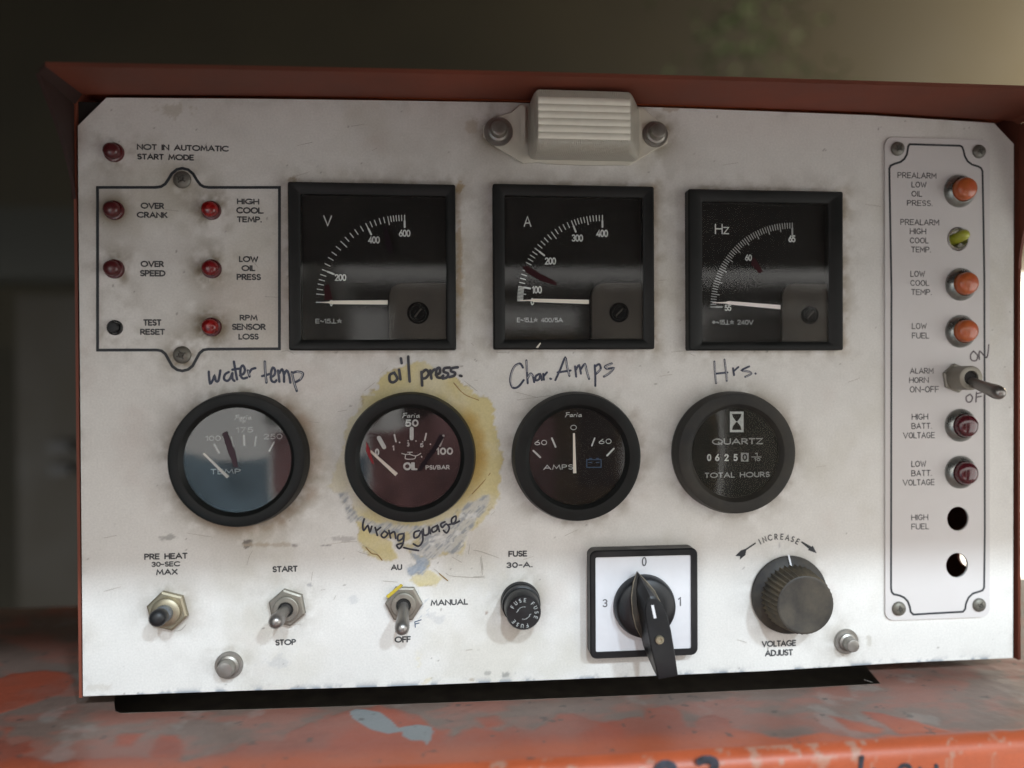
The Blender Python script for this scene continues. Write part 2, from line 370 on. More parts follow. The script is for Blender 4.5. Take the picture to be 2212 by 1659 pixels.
# ================================================================== control panel
top_px = [(168,272),(230,211),(553,213.5),(830,217),(1106,221.5),(1493,234.5),(1880,249),(2147,266),(2190,311)]
bot_px = [(179.5,1504),(553,1491),(830,1483),(1106,1472),(1383,1461),(1659,1449),(1936,1432),(2188,1421)]
top_w = np.array([PX('o', x, y) for x, y in top_px]); bot_w = np.array([PX('o', x, y) for x, y in bot_px])
XL, XR = top_w[0][0], top_w[-1][0]; XBL, XBR = bot_w[0][0], bot_w[-1][0]
TH = .0025
panel = thing('control_panel', 'white painted steel generator control panel with printed labels and marker notes', 'control panel', (0, 0, -.17))
us = np.unique(np.concatenate([np.linspace(0, 1, 680), (top_w[:,0]-XL)/(XR-XL)]))
NV = 440
vsn = np.linspace(0, 1, NV)
xt = XL + us*(XR-XL); xb = XBL + us*(XBR-XBL)
zt = np.interp(xt, top_w[:,0], top_w[:,1]); zb = np.interp(xb, bot_w[:,0], bot_w[:,1])
zL = top_w[0][1]
V_, U_ = np.meshgrid(vsn, np.arange(len(us)), indexing='ij')
X = xb[U_]*(1-V_) + xt[U_]*V_; Z = zb[U_]*(1-V_) + zt[U_]*V_
# dirt fields
n_a = fbm(X, Z, 30, 11); n_b = fbm(X, Z, 140, 23); n_c = fbm(X, Z, 9, 31); n_d = fbm(X*.35, Z, 60, 57); n_e = fbm(X, Z, 600, 77, 3)
col = np.empty(X.shape+(3,)); col[:] = (.70,.69,.66)
col *= (1 - .06*(sst(.35,.7,n_c)) - .05*(n_d-.5) - .05*(n_b-.5))[...,None]
def blend(c, a): 
    global col
    a = np.clip(a, 0, 1)[...,None]; col = col*(1-a) + np.array(c)*a
spots = []   # (centre x, z, radius, strength)
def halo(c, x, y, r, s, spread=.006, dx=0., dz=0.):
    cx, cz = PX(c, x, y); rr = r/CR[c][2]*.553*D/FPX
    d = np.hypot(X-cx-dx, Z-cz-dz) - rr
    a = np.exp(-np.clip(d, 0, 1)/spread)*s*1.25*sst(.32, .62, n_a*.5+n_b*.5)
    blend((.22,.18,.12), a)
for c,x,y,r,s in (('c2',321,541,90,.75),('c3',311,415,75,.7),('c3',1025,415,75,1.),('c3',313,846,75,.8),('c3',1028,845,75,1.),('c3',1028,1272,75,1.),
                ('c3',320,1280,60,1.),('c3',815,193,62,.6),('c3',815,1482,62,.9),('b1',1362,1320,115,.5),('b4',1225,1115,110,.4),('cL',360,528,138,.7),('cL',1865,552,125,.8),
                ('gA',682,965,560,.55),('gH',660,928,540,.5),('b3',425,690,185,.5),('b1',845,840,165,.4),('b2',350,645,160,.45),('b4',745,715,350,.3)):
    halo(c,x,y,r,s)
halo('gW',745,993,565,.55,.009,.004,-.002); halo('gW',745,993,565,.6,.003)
blend((.34,.21,.13), .45*np.exp(-np.clip(np.hypot(X-PX('gW',760,1010)[0]-.006, Z-PX('gW',760,1010)[1])-.0385,0,1)/.004)*sst(.4,.7,n_a))
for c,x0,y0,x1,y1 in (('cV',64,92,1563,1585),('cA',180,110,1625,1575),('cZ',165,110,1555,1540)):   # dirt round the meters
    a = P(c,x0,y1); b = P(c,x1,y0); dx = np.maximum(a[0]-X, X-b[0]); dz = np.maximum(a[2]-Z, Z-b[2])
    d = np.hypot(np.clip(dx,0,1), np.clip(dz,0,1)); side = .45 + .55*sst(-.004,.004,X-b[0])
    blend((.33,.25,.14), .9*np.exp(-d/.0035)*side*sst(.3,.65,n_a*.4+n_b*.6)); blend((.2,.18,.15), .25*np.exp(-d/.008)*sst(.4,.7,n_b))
ed = np.minimum(np.minimum(zt[U_]-Z, Z-zb[U_]), np.minimum(X-XL, XR-X))
blend((.27,.23,.19), .38*np.exp(-np.clip(ed,0,1)/.0035)*sst(.42,.75,n_a*.5+n_b*.5))
blend((.34,.30,.25), .22*sst(.0,.35, 1-(zt[U_]-Z)/.08)*sst(.42,.8,n_c*.4+n_a*.6))
blend((.45,.42,.33), .35*sst(.55,.8,fbm(X,Z,18,91)))
blend((.5,.40,.36), .25*sst(.6,.85,fbm(X,Z,22,191)))
blend((.14,.12,.10), .6*sst(.865,.90,fbm(X,Z,260,301,3)))                 # specks
# smudge and old tape line below the water gauge
def blob(c,x,y,rx,ry,colr,s,seed=5,rot=0):
    cx,cz = PX(c,x,y); k=.553*D/FPX/CR[c][2]; dx=(X-cx)/(rx*k); dz=(Z-cz)/(ry*k)
    ca,sa=math.cos(rot),math.sin(rot); dx,dz=dx*ca+dz*sa,-dx*sa+dz*ca
    q=.85-np.hypot(dx,dz)+(fbm(X,Z,190,seed,5,.7)-.5)*2.6; blend(colr, s*sst(0,.45,q))
blob('b1',1515,275,45,48,(.09,.075,.06),.8,5); blob('b1',850,215,75,30,(.2,.19,.18),.55,8,.25); blob('b1',1650,278,190,22,(.42,.36,.28),.6,12)
blob('b2',220,70,270,26,(.40,.34,.27),.6,14); blob('b2',400,75,45,22,(.12,.10,.10),.6,15); blob('b2',740,70,110,9,(.10,.09,.10),.7,16,.15)
blob('b2',850,15,180,28,(.36,.34,.33),.6,18,.1); blob('b2',540,445,35,20,(.22,.22,.24),.6,19); blob('b2',960,600,70,60,(.38,.40,.42),.35,20); blob('b2',1750,760,120,70,(.40,.41,.43),.35,22)
blob('b2',2080,1340,70,30,(.36,.29,.2),.6,24); blob('b2',1590,1170,50,130,(.66,.60,.42),.45,25); blob('b2',1640,1350,60,50,(.62,.54,.36),.5,26)
blob('b3',320,1360,60,35,(.13,.14,.14),.55,27); blob('b3',130,1350,40,25,(.16,.16,.15),.45,28); blob('b3',280,620,230,200,(.62,.60,.54),.5,29)
blob('b3',120,800,16,22,(.2,.1,.06),.6,30); blob('d1',1830,320,110,60,(.40,.41,.43),.35,31); blob('d1',650,480,90,40,(.5,.46,.4),.4,32)
blob('b4',650,300,16,50,(.3,.3,.33),.5,33); blob('r3',450,920,60,40,(.5,.47,.4),.5,34); blob('r3',40,1450,40,80,(.4,.37,.3),.4,35)
blob('cL',100,480,80,130,(.42,.36,.28),.6,40,.5); blob('cL',2030,300,120,40,(.38,.3,.22),.6,41); blob('c2',850,180,200,60,(.44,.40,.32),.5,42)
blob('c2',1880,785,60,40,(.3,.23,.14),.7,43); blob('cV',1600,130,50,90,(.36,.27,.15),.8,44); blob('cV',1600,800,40,500,(.42,.32,.18),.6,45)
# bottom lip: chipped blue-grey paint
blend((.12,.17,.24), .8*sst(.0014,.0,(Z-zb[U_]))*sst(.52,.62,n_b)); blend((.3,.33,.36), .5*sst(.004,.0,(Z-zb[U_]))*sst(.5,.6,n_b))
# dried glue round the oil gauge
def pl(c, pts): return [PX(c,x,y) for x,y in pts]
wob = (fbm(X,Z,110,401,5,.65)-.5)*.010
glue = np.maximum.reduce([poly_sd(X,Z,pl('gO',q)) for q in (
 [(600,108),(690,125),(740,185),(850,225),(940,275),(1010,330),(1075,360),(1125,400),(1122,470),(1150,550),(1165,620),(1175,700),(1187,800),(1180,920),(1175,990),(1150,1060),(1100,1150),(1040,1210),(960,1260),(700,1290),(300,1290),(200,1230),(165,1100),(130,1000),(30,995),(20,960),(60,820),(110,640),(150,520),(220,390),(325,270),(340,205),(430,150),(520,120)],
 [(230,1215),(330,1290),(440,1340),(460,1440),(370,1462),(270,1440),(235,1350)],
 [(620,1525),(740,1540),(800,1585),(740,1632),(620,1640),(555,1600)], [(870,1270),(950,1240),(930,1340),(900,1425),(860,1420)])]) + wob
ga = sst(-.0006,.0010,glue)
gx, gz = PX('gO',560,770); ang = np.degrees(np.arctan2(Z-gz, X-gx)); rad = np.hypot(X-gx, Z-gz)
thin = sst(.35,.65,fbm(X,Z,35,411)); heavy = sst(-60,0,ang)*sst(80,30,ang)*1.0
left = sst(120,150,np.abs(ang))
blend((.56,.47,.17), ga*np.clip(.80 - .25*thin - .35*left,0,1)); blend((.47,.32,.09), ga*heavy*sst(.5,.8,fbm(X,Z,45,413)*.6+.35*sst(.055,.04,rad)))
blend((.30,.20,.07), ga*.8*sst(.0016,.0002,glue)*sst(.55,.7,fbm(X,Z,160,417)))
# scraped metal / paint under the gauge
scr = np.maximum.reduce([poly_sd(X,Z,pl('gO',q)) for q in (
 [(200,1150),(330,1190),(560,1235),(780,1190),(960,1060),(1110,1010),(1080,1120),(1000,1200),(950,1290),(880,1420),(700,1450),(560,1410),(440,1330),(300,1270)],
 [(560,1400),(680,1430),(700,1500),(640,1560),(550,1570),(530,1510),(600,1480)], [(80,1010),(140,1005),(175,1110),(240,1190),(160,1200),(100,1110)])]) + wob*.8
sa = sst(-.0004,.0012,scr); hatch = fbm((X+Z)*.8, (X-Z)*5, 160, 431, 4)
blend((.50,.50,.48), sa*.85); blend((.27,.295,.32), sa*sst(.50,.60,hatch)*.8); blend((.55,.46,.22), sa*sst(.56,.68,fbm(X,Z,120,433))*.7); blend((.66,.66,.64), sa*sst(.60,.72,fbm(X,Z,200,437))*.8)
blend((.30,.36,.44), sst(0,.001,poly_sd(X,Z,pl('gO',[(570,1410),(660,1430),(690,1490),(640,1545),(560,1560),(550,1520),(610,1490)]))+wob)*.75)
blend((.33,.38,.44), .7*sst(.6,.7,hatch)*sst(.004,0,np.hypot(X-PX('b2',1610,640)[0],(Z-PX('b2',1610,640)[1])*.45)-.002))
hgt = ga*(.0003+.0004*heavy)*(.4+1.2*fbm(X,Z,170,441,5,.65)) + sa*.00045*hatch + .00003*n_a
Y = -hgt
faces_i, faces_j = np.meshgrid(np.arange(NV-1), np.arange(len(us)-1), indexing='ij')
nu = len(us); a_ = faces_i*nu+faces_j
quads = np.stack([a_, a_+1, a_+nu+1, a_+nu], -1).reshape(-1,4)
fcx = X.reshape(-1)[quads].mean(1); fcz = Z.reshape(-1)[quads].mean(1)
keep = np.ones(len(quads), bool)
HOLES = [('r1',835,1045,150),('r3',800,390,130),('r3',792,792,130)]
for c,x,y,r in HOLES:
    cx,cz = PX(c,x,y); keep &= np.hypot(fcx-cx, fcz-cz) > r/CR[c][2]*.553*D/FPX
quads = quads[keep]
me = bpy.data.meshes.new('sheet'); co = np.stack([X,Y,Z],-1).reshape(-1,3).astype(np.float32); co[:,2] += .17
me.vertices.add(len(co)); me.vertices.foreach_set('co', co.ravel())
me.loops.add(quads.size); me.loops.foreach_set('vertex_index', quads.ravel().astype(np.int32))
me.polygons.add(len(quads)); me.polygons.foreach_set('loop_start', np.arange(0,quads.size,4,dtype=np.int32)); me.polygons.foreach_set('loop_total', np.full(len(quads),4,dtype=np.int32))
me.update(calc_edges=True); me.validate()
at = me.color_attributes.new('paint','FLOAT_COLOR','POINT'); at.data.foreach_set('color', np.concatenate([np.clip(col,0,1).reshape(-1,3), np.clip(1-ga-sa,0,1).reshape(-1,1)],1).astype(np.float32).ravel())
me.polygons.foreach_set('use_smooth', [True]*len(me.polygons))
pm = bpy.data.materials.new('dirty_white_paint'); pm.use_nodes = True; N = pm.node_tree.nodes; L = pm.node_tree.links; b = N['Principled BSDF']
an = N.new('ShaderNodeVertexColor'); an.layer_name = 'paint'; tc = N.new('ShaderNodeTexCoord')
nz = N.new('ShaderNodeTexNoise'); nz.inputs['Scale'].default_value = 900; nz.inputs['Detail'].default_value = 5; L.new(tc.outputs['Object'], nz.inputs['Vector'])
mr = N.new('ShaderNodeMapRange'); mr.inputs[1].default_value=.3; mr.inputs[2].default_value=.7; mr.inputs[3].default_value=.93; mr.inputs[4].default_value=1.05; L.new(nz.outputs['Fac'], mr.inputs[0])
mx = N.new('ShaderNodeMix'); mx.data_type='RGBA'; mx.blend_type='MULTIPLY'; mx.inputs[0].default_value=1; L.new(an.outputs['Color'], mx.inputs[6]); L.new(mr.outputs[0], mx.inputs[7]); L.new(mx.outputs[2], b.inputs['Base Color'])
b.inputs['Roughness'].default_value=.5; b.inputs['Specular IOR Level'].default_value=.35
nz2 = N.new('ShaderNodeTexNoise'); nz2.inputs['Scale'].default_value = 220; nz2.inputs['Detail'].default_value = 6; L.new(tc.outputs['Object'], nz2.inputs['Vector'])
bp = N.new('ShaderNodeBump'); bp.inputs['Strength'].default_value=.25; bp.inputs['Distance'].default_value=.0004; L.new(nz2.outputs['Fac'], bp.inputs['Height']); L.new(bp.outputs[0], b.inputs['Normal'])
me.materials.append(pm); M['panel'] = pm
sheet = bpy.data.objects.new('sheet', me); COL.objects.link(sheet); sheet.parent = panel
# rim of the sheet
M['edge'] = mat('worn_sheet_edge', (.30,.22,.20), .5, var=.3, dust=(.1,.12,.18), dust_amt=.7, scale=90)
rim = [(x,0,z) for x,z in top_w] + [(x,0,z) for x,z in bot_w[::-1]]
mb = MB(); mb.loft([[(x,0.0,z) for x,_,z in rim],[(x,TH,z) for x,_,z in rim]], cap0=False, cap1=False); mb.build('sheet_edge', M['edge'], panel, smooth=None)
mb = MB()   # folded bottom lip
mb.add([(XBL,.0001,bot_w[0][1]),(XBR,.0001,bot_w[-1][1]),(XBR,.012,bot_w[-1][1]-.0005),(XBL,.012,bot_w[0][1]-.0005)],[(0,1,2,3)])
# ---- printed lettering
pr = M['print']
for t,c,x0,x1,y0,y1 in (('NOT IN AUTOMATIC','c2',522,1318,478,530),('START MODE','c2',524,1015,558,610),('OVER','c3',508,682,362,408),('CRANK','c3',480,708,430,475),
  ('HIGH','c3',1217,1382,332,375),('COOL.','c3',1212,1415,395,443),('TEMP.','c3',1217,1402,463,508),('OVER','c3',508,680,790,836),('SPEED','c3',503,692,858,905),
  ('LOW','c3',1232,1375,755,800),('OIL','c3',1250,1353,822,866),('PRESS','c3',1215,1395,886,932),('TEST','c3',528,662,1220,1268),('RESET','c3',505,688,1290,1335),
  ('RPM','c3',1237,1370,1187,1230),('SENSOR','c3',1180,1430,1252,1300),('LOSS','c3',1228,1378,1325,1370),('PRE HEAT','b1',628,1003,355,408),('30-SEC','b1',690,940,427,472),
  ('MAX','b1',730,918,492,543),('START','b2',203,440,265,323),('STOP','b2',230,425,953,1010),('AU','b2',1315,1422,250,305),('MANUAL','b2',1688,2040,578,635),('OFF','b2',1350,1503,925,985),
  ('FUSE','b3',316,487,235,290),('30-A.','b3',297,537,338,390),('VOLTAGE','b4',497,795,1108,1162),('ADJUST','b4',525,768,1187,1243)):
    text(t,c,x0,x1,y0,y1,pr,panel,w=.225, gap=.22, raise_=.0002)
# faded letter beside the middle toggle
o = ink(strokes('b2',[[(1545,840),(1540,790),(1600,770)],[(1545,810),(1580,800)]]), .0005, 'printed_text', M['blue_print'], panel, h=.0003); o['label']='faded blue letter F'
# INCREASE on an arc, with arrow
ccx, ccz = PX('b4',640,560); R0 = abs(P('b4',640,212)[2]-ccz)
ps=[]; k=.553*D/FPX/2.212; word='INCREASE'; angs=[112,105,97.5,90,82.5,75,68,60.5]
angs = [118,110.5,102,93,84.5,76,68,60]
hc = 46*k
for ch,a in zip(word,angs):
    w,pp = G[ch]; t=math.radians(a); rx,rz = math.cos(t),math.sin(t); tx,tz = math.sin(t),-math.cos(t)
    bx,bz = ccx+R0*rx, ccz+R0*rz
    for p in pp: ps.append([(bx+tx*(gx-w/2)*hc*.85+rx*(gy-.5)*hc, bz+tz*(gx-w/2)*hc*.85+rz*(gy-.5)*hc) for gx,gy in p])
o = ink(ps, hc*.2, 'printed_text', pr, panel, h=.0002); o['label']='printed word INCREASE curving over the knob'
for q in ([(445,262),(449,274),(365,330),(358,372),(308,412),(312,382),(270,380),(318,332),(360,318)], [(845,252),(838,262),(905,318),(900,330),(974,357),(940,290),(930,300)]):
    arr = MB(); arr.add([tuple(P('b4',x,y,.0002)) for x,y in q],[tuple(range(len(q)))]); arr.build('arrow_mark', M['line'], panel, smooth=None)
# border line round the six lamps
bl = [(192,250),(620,250),(660,244),(690,224),(712,192),(738,148),(775,118),(815,109),(858,119),(895,150),(922,196),(948,230),(975,245),(1010,250),(1530,250),(1530,1437),(1005,1440),(970,1446),(942,1470),(920,1510),(892,1562),(858,1590),(815,1600),(778,1592),(742,1566),(715,1518),(690,1474),(662,1452),(630,1446),(192,1447),(192,250)]
o = ink(strokes('c3',[bl]), .0016, 'border_line', M['line'], panel, h=.0002)
# handwriting
o = ink(hand('gW',[[(478,225),(482,280),(490,328),(512,300),(527,262),(540,305),(562,300),(578,215)],[(650,228),(618,250),(610,288),(636,305),(662,285),(680,240)],[(682,238),(682,285),(700,305)],[(695,138),(705,200),(722,292)],[(682,208),(748,198)],
  [(748,258),(778,243),(790,208),(772,172),(752,200),(754,258),(774,284),(808,276)],[(816,215),(830,268)],[(828,235),(848,205),(880,195)],[(962,138),(966,230),(976,320)],[(938,264),(1008,244)],[(1012,275),(1045,252),(1050,212),(1032,190),(1016,230),(1018,298),(1045,315),(1062,300)],
  [(1076,215),(1088,312)],[(1086,240),(1110,205),(1126,250),(1128,312)],[(1128,250),(1150,215),(1170,250),(1182,320)],[(1195,230),(1215,320),(1238,392)],[(1195,240),(1240,225),(1290,240),(1270,290),(1215,322)]]), .0014, 'handwriting', M['pen'], panel, h=.00025); o['label']='handwritten marker note water temp'
o = ink(hand('gO',[[(455,185),(425,200),(425,240),(450,250),(475,225),(455,185)],[(488,165),(497,230)],[(500,88),(505,120)],[(550,75),(553,150),(560,245)],[(640,180),(645,272)],[(640,190),(670,165),(690,190),(670,220),(645,225)],[(700,170),(708,225)],[(705,190),(725,165),(742,165)],
  [(738,200),(765,185),(762,152),(742,165),(744,210),(770,220),(788,205)],[(832,150),(797,155),(792,178),(820,190),(815,215),(785,225)],[(887,148),(847,155),(842,175),(868,185),(862,205),(830,215)],[(902,205),(912,208)]]), .0016, 'handwriting', M['pen_dark'], panel, h=.0008); o['label']='handwritten black note oil press.'
o = ink(hand('gO',[[(250,1180),(240,1225),(248,1258),(275,1225),(288,1268),(302,1230)],[(325,1238),(340,1292)],[(332,1262),(362,1238)],[(388,1262),(366,1290),(386,1308),(410,1282),(388,1262)],[(418,1258),(430,1310)],[(430,1280),(455,1268),(465,1312)],[(515,1280),(482,1290),(482,1328),(512,1312),(522,1280),(515,1345),(490,1382),(472,1358),(510,1345)],
  [(625,1260),(592,1272),(592,1308),(620,1300),(640,1265),(650,1325),(622,1365),(585,1350)],[(652,1250),(658,1290),(688,1280),(692,1235),(702,1280)],[(745,1225),(712,1245),(718,1270),(745,1255),(750,1225),(762,1265)],[(800,1200),(772,1215),(782,1238),(808,1215),(830,1240),(812,1275),(790,1258)],[(822,1220),(868,1202),(874,1162),(846,1180),(852,1215),(898,1195)],[(520,1375),(560,1385),(620,1395)]]), .0011, 'handwriting', M['pen_dark'], panel, h=.0008); o['label']='handwritten note wrong guage under the oil gauge'
o = ink(hand('gA',[[(205,190),(178,155),(125,190),(95,290),(115,362),(165,355),(212,298)],[(235,128),(240,230),(246,325)],[(246,282),(270,242),(290,262),(302,315)],[(345,245),(316,265),(316,300),(345,290),(356,250),(368,298)],[(380,245),(386,295)],[(386,262),(412,232)],[(440,285),(448,288)],[(485,298),(530,200),(570,105),(586,180),(606,262)],[(505,232),(616,215)],
  [(655,180),(665,268)],[(662,210),(690,170),(706,242)],[(706,202),(740,160),(756,220),(776,288)],[(825,170),(830,260),(830,348)],[(825,185),(862,160),(876,200),(836,245)],[(972,155),(915,180),(932,200),(988,195),(950,240),(905,268)]]), .0013, 'handwriting', M['pen'], panel, h=.00025); o['label']='handwritten marker note Char.Amps'
o = ink(hand('gH',[[(465,138),(470,240),(480,325)],[(552,122),(565,220),(572,305)],[(475,243),(578,232)],[(625,195),(635,255)],[(635,218),(672,185)],[(765,180),(702,213),(762,225),(782,245),(730,270)],[(818,240),(822,243)]]), .0012, 'handwriting', M['pen'], panel, h=.00025); o['label']='handwritten marker note Hrs.'
M['pen_pale'] = mat('worn_marker_centre', (.40,.40,.42), .6, var=.25, scale=300)
for c_,st in (('gW',[[(962,142),(966,230),(974,312)],[(1240,226),(1288,240),(1268,290)],[(1195,240),(1215,320),(1236,380)],[(820,220),(829,258)]]),('gA',[[(170,160),(125,192),(98,290),(115,355)],[(236,135),(240,225)],[(572,112),(587,180),(604,255)],[(740,165),(756,222),(773,280)],[(972,158),(918,180),(935,200)],[(985,197),(950,238),(910,263)],[(845,235),(872,205)],[(245,280),(270,245),(292,265)]]),
             ('gH',[[(465,145),(470,235),(479,320)],[(552,128),(565,218),(571,298)],[(715,218),(760,227),(778,245),(738,268)]])):
    ink(hand(c_,st), .00055, 'worn_pen_centre', M['pen_pale'], panel, h=.00036)['kind']='stuff'
# fine scratches
sc=[]
for c,p in (('gO',[(410,150),(360,190)]),('gO',[(325,250),(250,310)]),('gO',[(860,250),(950,335),(1035,370)]),('gO',[(930,240),(1020,310)]),('gO',[(70,450),(130,440)]),('gO',[(240,1360),(320,1400),(375,1462)]),('gO',[(1125,850),(1050,930),(950,1050)]),('gO',[(1130,1060),(1020,1160)]),
  ('gO',[(1140,1130),(1115,1155)]),('gO',[(0,1355),(110,1340),(200,1335)]),('gO',[(850,1440),(910,1475)]),('gO',[(970,1350),(960,1420)]),('gO',[(1040,1440),(1055,1560)]),('b2',[(1720,290),(1790,350),(1850,400)]),('b2',[(1890,180),(1980,230)]),('b2',[(1830,330),(1900,360),(2200,375)]),('b2',[(2165,180),(2180,300)]),
  ('b2',[(1240,405),(1380,415)]),('b2',[(580,320),(570,400)]),('b2',[(660,490),(700,485)]),('b2',[(780,580),(800,540)]),('b1',[(1000,180),(1150,205),(1220,215)]),('b1',[(900,1025),(950,1015),(990,970)]),('b2',[(400,815),(470,810)]),('gA',[(150,470),(450,430)]),('gA',[(140,400),(330,450)]),('gH',[(250,70),(300,90)]),
  ('cA',[(205,1605),(300,1610)]),('cZ',[(0,1555),(140,1545)]),('cV',[(0,1600),(60,1590),(120,1625)]),('gW',[(920,1545),(1060,1520)]),('b3',[(70,280),(85,410)]),('b3',[(0,470),(100,465)]),('b3',[(0,230),(60,240),(230,300)]),('c3',[(290,500),(320,530),(350,530)])):
    sc += hand(c,[p])
rnd = random.Random(3)
for i in range(46):
    x = rnd.uniform(200,2150); y = rnd.uniform(230,1480); a = rnd.uniform(-.5,.5) if rnd.random()<.7 else rnd.uniform(0,6.3); l = rnd.uniform(6,38)
    sc += [[PX('o',x,y), PX('o',x+l*.5*math.cos(a)+rnd.uniform(-2,2),y+l*.5*math.sin(a)), PX('o',x+l*math.cos(a),y+l*math.sin(a))]]
M['scratch'] = mat('scratch_grey', (.34,.31,.27), .7, var=.4)
o = ink(sc, .00018, 'scratches', M['scratch'], panel, h=.00055, thick=.00003); o['kind']='stuff'
gm_ = mat('brown_glue',(.28,.17,.05),.5)
for q_ in hand('gO',[[(262,1375),(300,1415),(340,1425),(372,1462)],[(1122,850),(1060,930),(985,1010)],[(860,255),(930,330),(1030,372)]])+hand('b2',[[(1770,335),(1850,402)]]): ink([q_], .0006, 'glue_ridge', gm_, panel, h=.0006)
# screws and bolts of the panel
def screw_head(c, x, y, r, parent=None, name='screw', slot=None, h=.0):
    rr = r/CR[c][2]*.553*D/FPX; ctr = P(c,x,y,h)
    mb = MB(); mb.lathe(ctr, [(rr,0),(rr,.0006),(rr*.93,.0012),(rr*.6,.0019),(rr*.34,.0021),(rr*.30,.0012),(0,.0010)], 28)
    o = mb.build(name, M['steel_dark'], parent, smooth=40)
    a = random.uniform(0,3); s = MB()
    for q in (a, a+math.pi/2):
        dx, dz = math.cos(q)*rr*.55, math.sin(q)*rr*.55; px_, pz_ = -math.sin(q)*rr*.09, math.cos(q)*rr*.09
        s.loft([[(ctr[0]+sx*dx+t*px_, ctr[1]-hh-(0 if q==a else .00003), ctr[2]+sx*dz+t*pz_) for sx,t in ((-1,-1),(1,-1),(1,1),(-1,1))] for hh in (.0015,.00215)])
    s.build('slot', M['slot'], o, smooth=None); return o
screw_head('c3',815,193,62,panel); screw_head('c3',815,1482,62,panel)
def bolt(c, x, y, r, hr, hx, hy, parent, hh=.0085, z0=0):
    rr = r/CR[c][2]*.553*D/FPX; ctr = P(c,x,y,z0); h2 = hr/CR[c][2]*.553*D/FPX
    mb = MB(); mb.lathe(ctr, [(h2*1.28,.0012),(h2*1.25,.003),(h2*1.02,.0034),(h2*1.0,hh-.001),(h2*.9,hh-.0002),(h2*.75,hh),(h2*.6,hh-.0003),(0,hh-.0004)], 6, start=.3)
    mb2 = MB(); mb2.lathe(ctr, [(h2*1.35,.0012),(h2*1.3,.0028),(h2*1.05,.0034),(h2*1.0,hh-.0012),(h2*.9,hh-.0003),(h2*.72,hh),(0,hh-.0004)], 32)
    o = mb2.build('bolt', M['steel'], parent, smooth=40)
    w = MB(); w.lathe(ctr, [(rr,.0),(rr*1.0,.001),(rr*.96,.0015),(rr*.5,.0017),(rr*.3,.0017)], 40); w.build('washer', M['steel'], o, smooth=40); return o
bolt('b1',1362,1320,115,68,0,0,panel); bolt('b4',1225,1115,112,60,0,0,panel)
# ================================================================== indicator lamps (left)
def red_lamp(c, x, y, label, m, ring='dark'):
    ctr = P(c, x+5, y+5); r = .0054
    t = thing('indicator_lamp', label, 'indicator lamp', ctr, 'red indicator lamps on the left of the panel')
    mb = MB(); mb.lathe(ctr, [(r,0),(r,.0012),(r*.96,.0018),(r*.80,.0020),(r*.78,.0008)], 32); mb.build('collar', M['red_dark'], t)
    mb = MB(); mb.lathe(ctr, [(r*.80,.0005),(r*.80,.0042),(r*.74,.0052),(r*.60,.0059),(r*.35,.0064),(0,.0066)], 32); mb.build('lens', m, t, smooth=60)
red_lamp('c2',321,541,'dark red indicator lamp beside NOT IN AUTOMATIC START MODE',M['red_dark'])
red_lamp('c3',311,415,'dark red indicator lamp beside OVER CRANK',M['red_dark'])
red_lamp('c3',313,846,'dull red indicator lamp beside OVER SPEED',M['red_dark'])
red_lamp('c3',1025,415,'bright red indicator lamp beside HIGH COOL. TEMP.',M['red_bright'])
red_lamp('c3',1028,845,'red indicator lamp beside LOW OIL PRESS',M['red_mid'])
red_lamp('c3',1028,1272,'bright red indicator lamp beside RPM SENSOR LOSS',M['red_bright'])
ctr = P('c3',322,1282)
t = thing('push_button','small round black push button beside TEST RESET','push button',ctr)
mb = MB(); mb.lathe(ctr,[(.0042,0),(.0042,.0012),(.0036,.0016),(.0034,.0006)],28); mb.build('collar',M['black'],t)
mb = MB(); mb.lathe(ctr,[(.0031,.0003),(.0031,.0030),(.0026,.0037),(0,.0040)],28); mb.build('button_cap',M['black'],t)
# ================================================================== square meters
def meter(c, x0,y0,x1,y1, ix0,iy0,ix1,iy1, name, label, fh=.0065):
    a = P(c,x0,y1,fh); b = P(c,x1,y0,fh); g0 = P(c,ix0,iy1,fh); g1 = P(c,ix1,iy0,fh)
    t = thing(name,label,'meter',((a[0]+b[0])/2,0,(a[2]+b[2])/2),'square black panel meters')
    y = -fh; o = MB(); r=.0012
    R_ = [rrect(a[0],a[2],b[0],b[2],r,0), rrect(a[0],a[2],b[0],b[2],r,y+.0008), rrect(a[0]+.0008,a[2]+.0008,b[0]-.0008,b[2]-.0008,r,y),
          rrect(g0[0]-.002,g0[2]-.002,g1[0]+.002,g1[2]+.002,r*.8,y), rrect(g0[0],g0[2],g1[0],g1[2],r*.7,y+.0012), rrect(g0[0],g0[2],g1[0],g1[2],r*.7,y+.0058)]
    o.loft(R_, cap0=True, cap1=False); o.build('frame', M['frame'], t, smooth=30)
    d = MB(); d.loft([rrect(g0[0],g0[2],g1[0],g1[2],r*.7,y+.0055)], cap0=True, cap1=False)
    d = MB(); rr = rrect(g0[0]-.0001,g0[2]-.0001,g1[0]+.0001,g1[2]+.0001,r*.7,y+.0055); d.add(rr,[tuple(range(len(rr)))]); d.build('dial', M['dial'], t, smooth=None)
    gm = MB(); rr = rrect(g0[0],g0[2],g1[0],g1[2],r*.7,y+.0012); gm.add(rr,[tuple(range(len(rr)))]); gm.build('glass', M['glass'], t, smooth=None)
    return t, fh-.0055
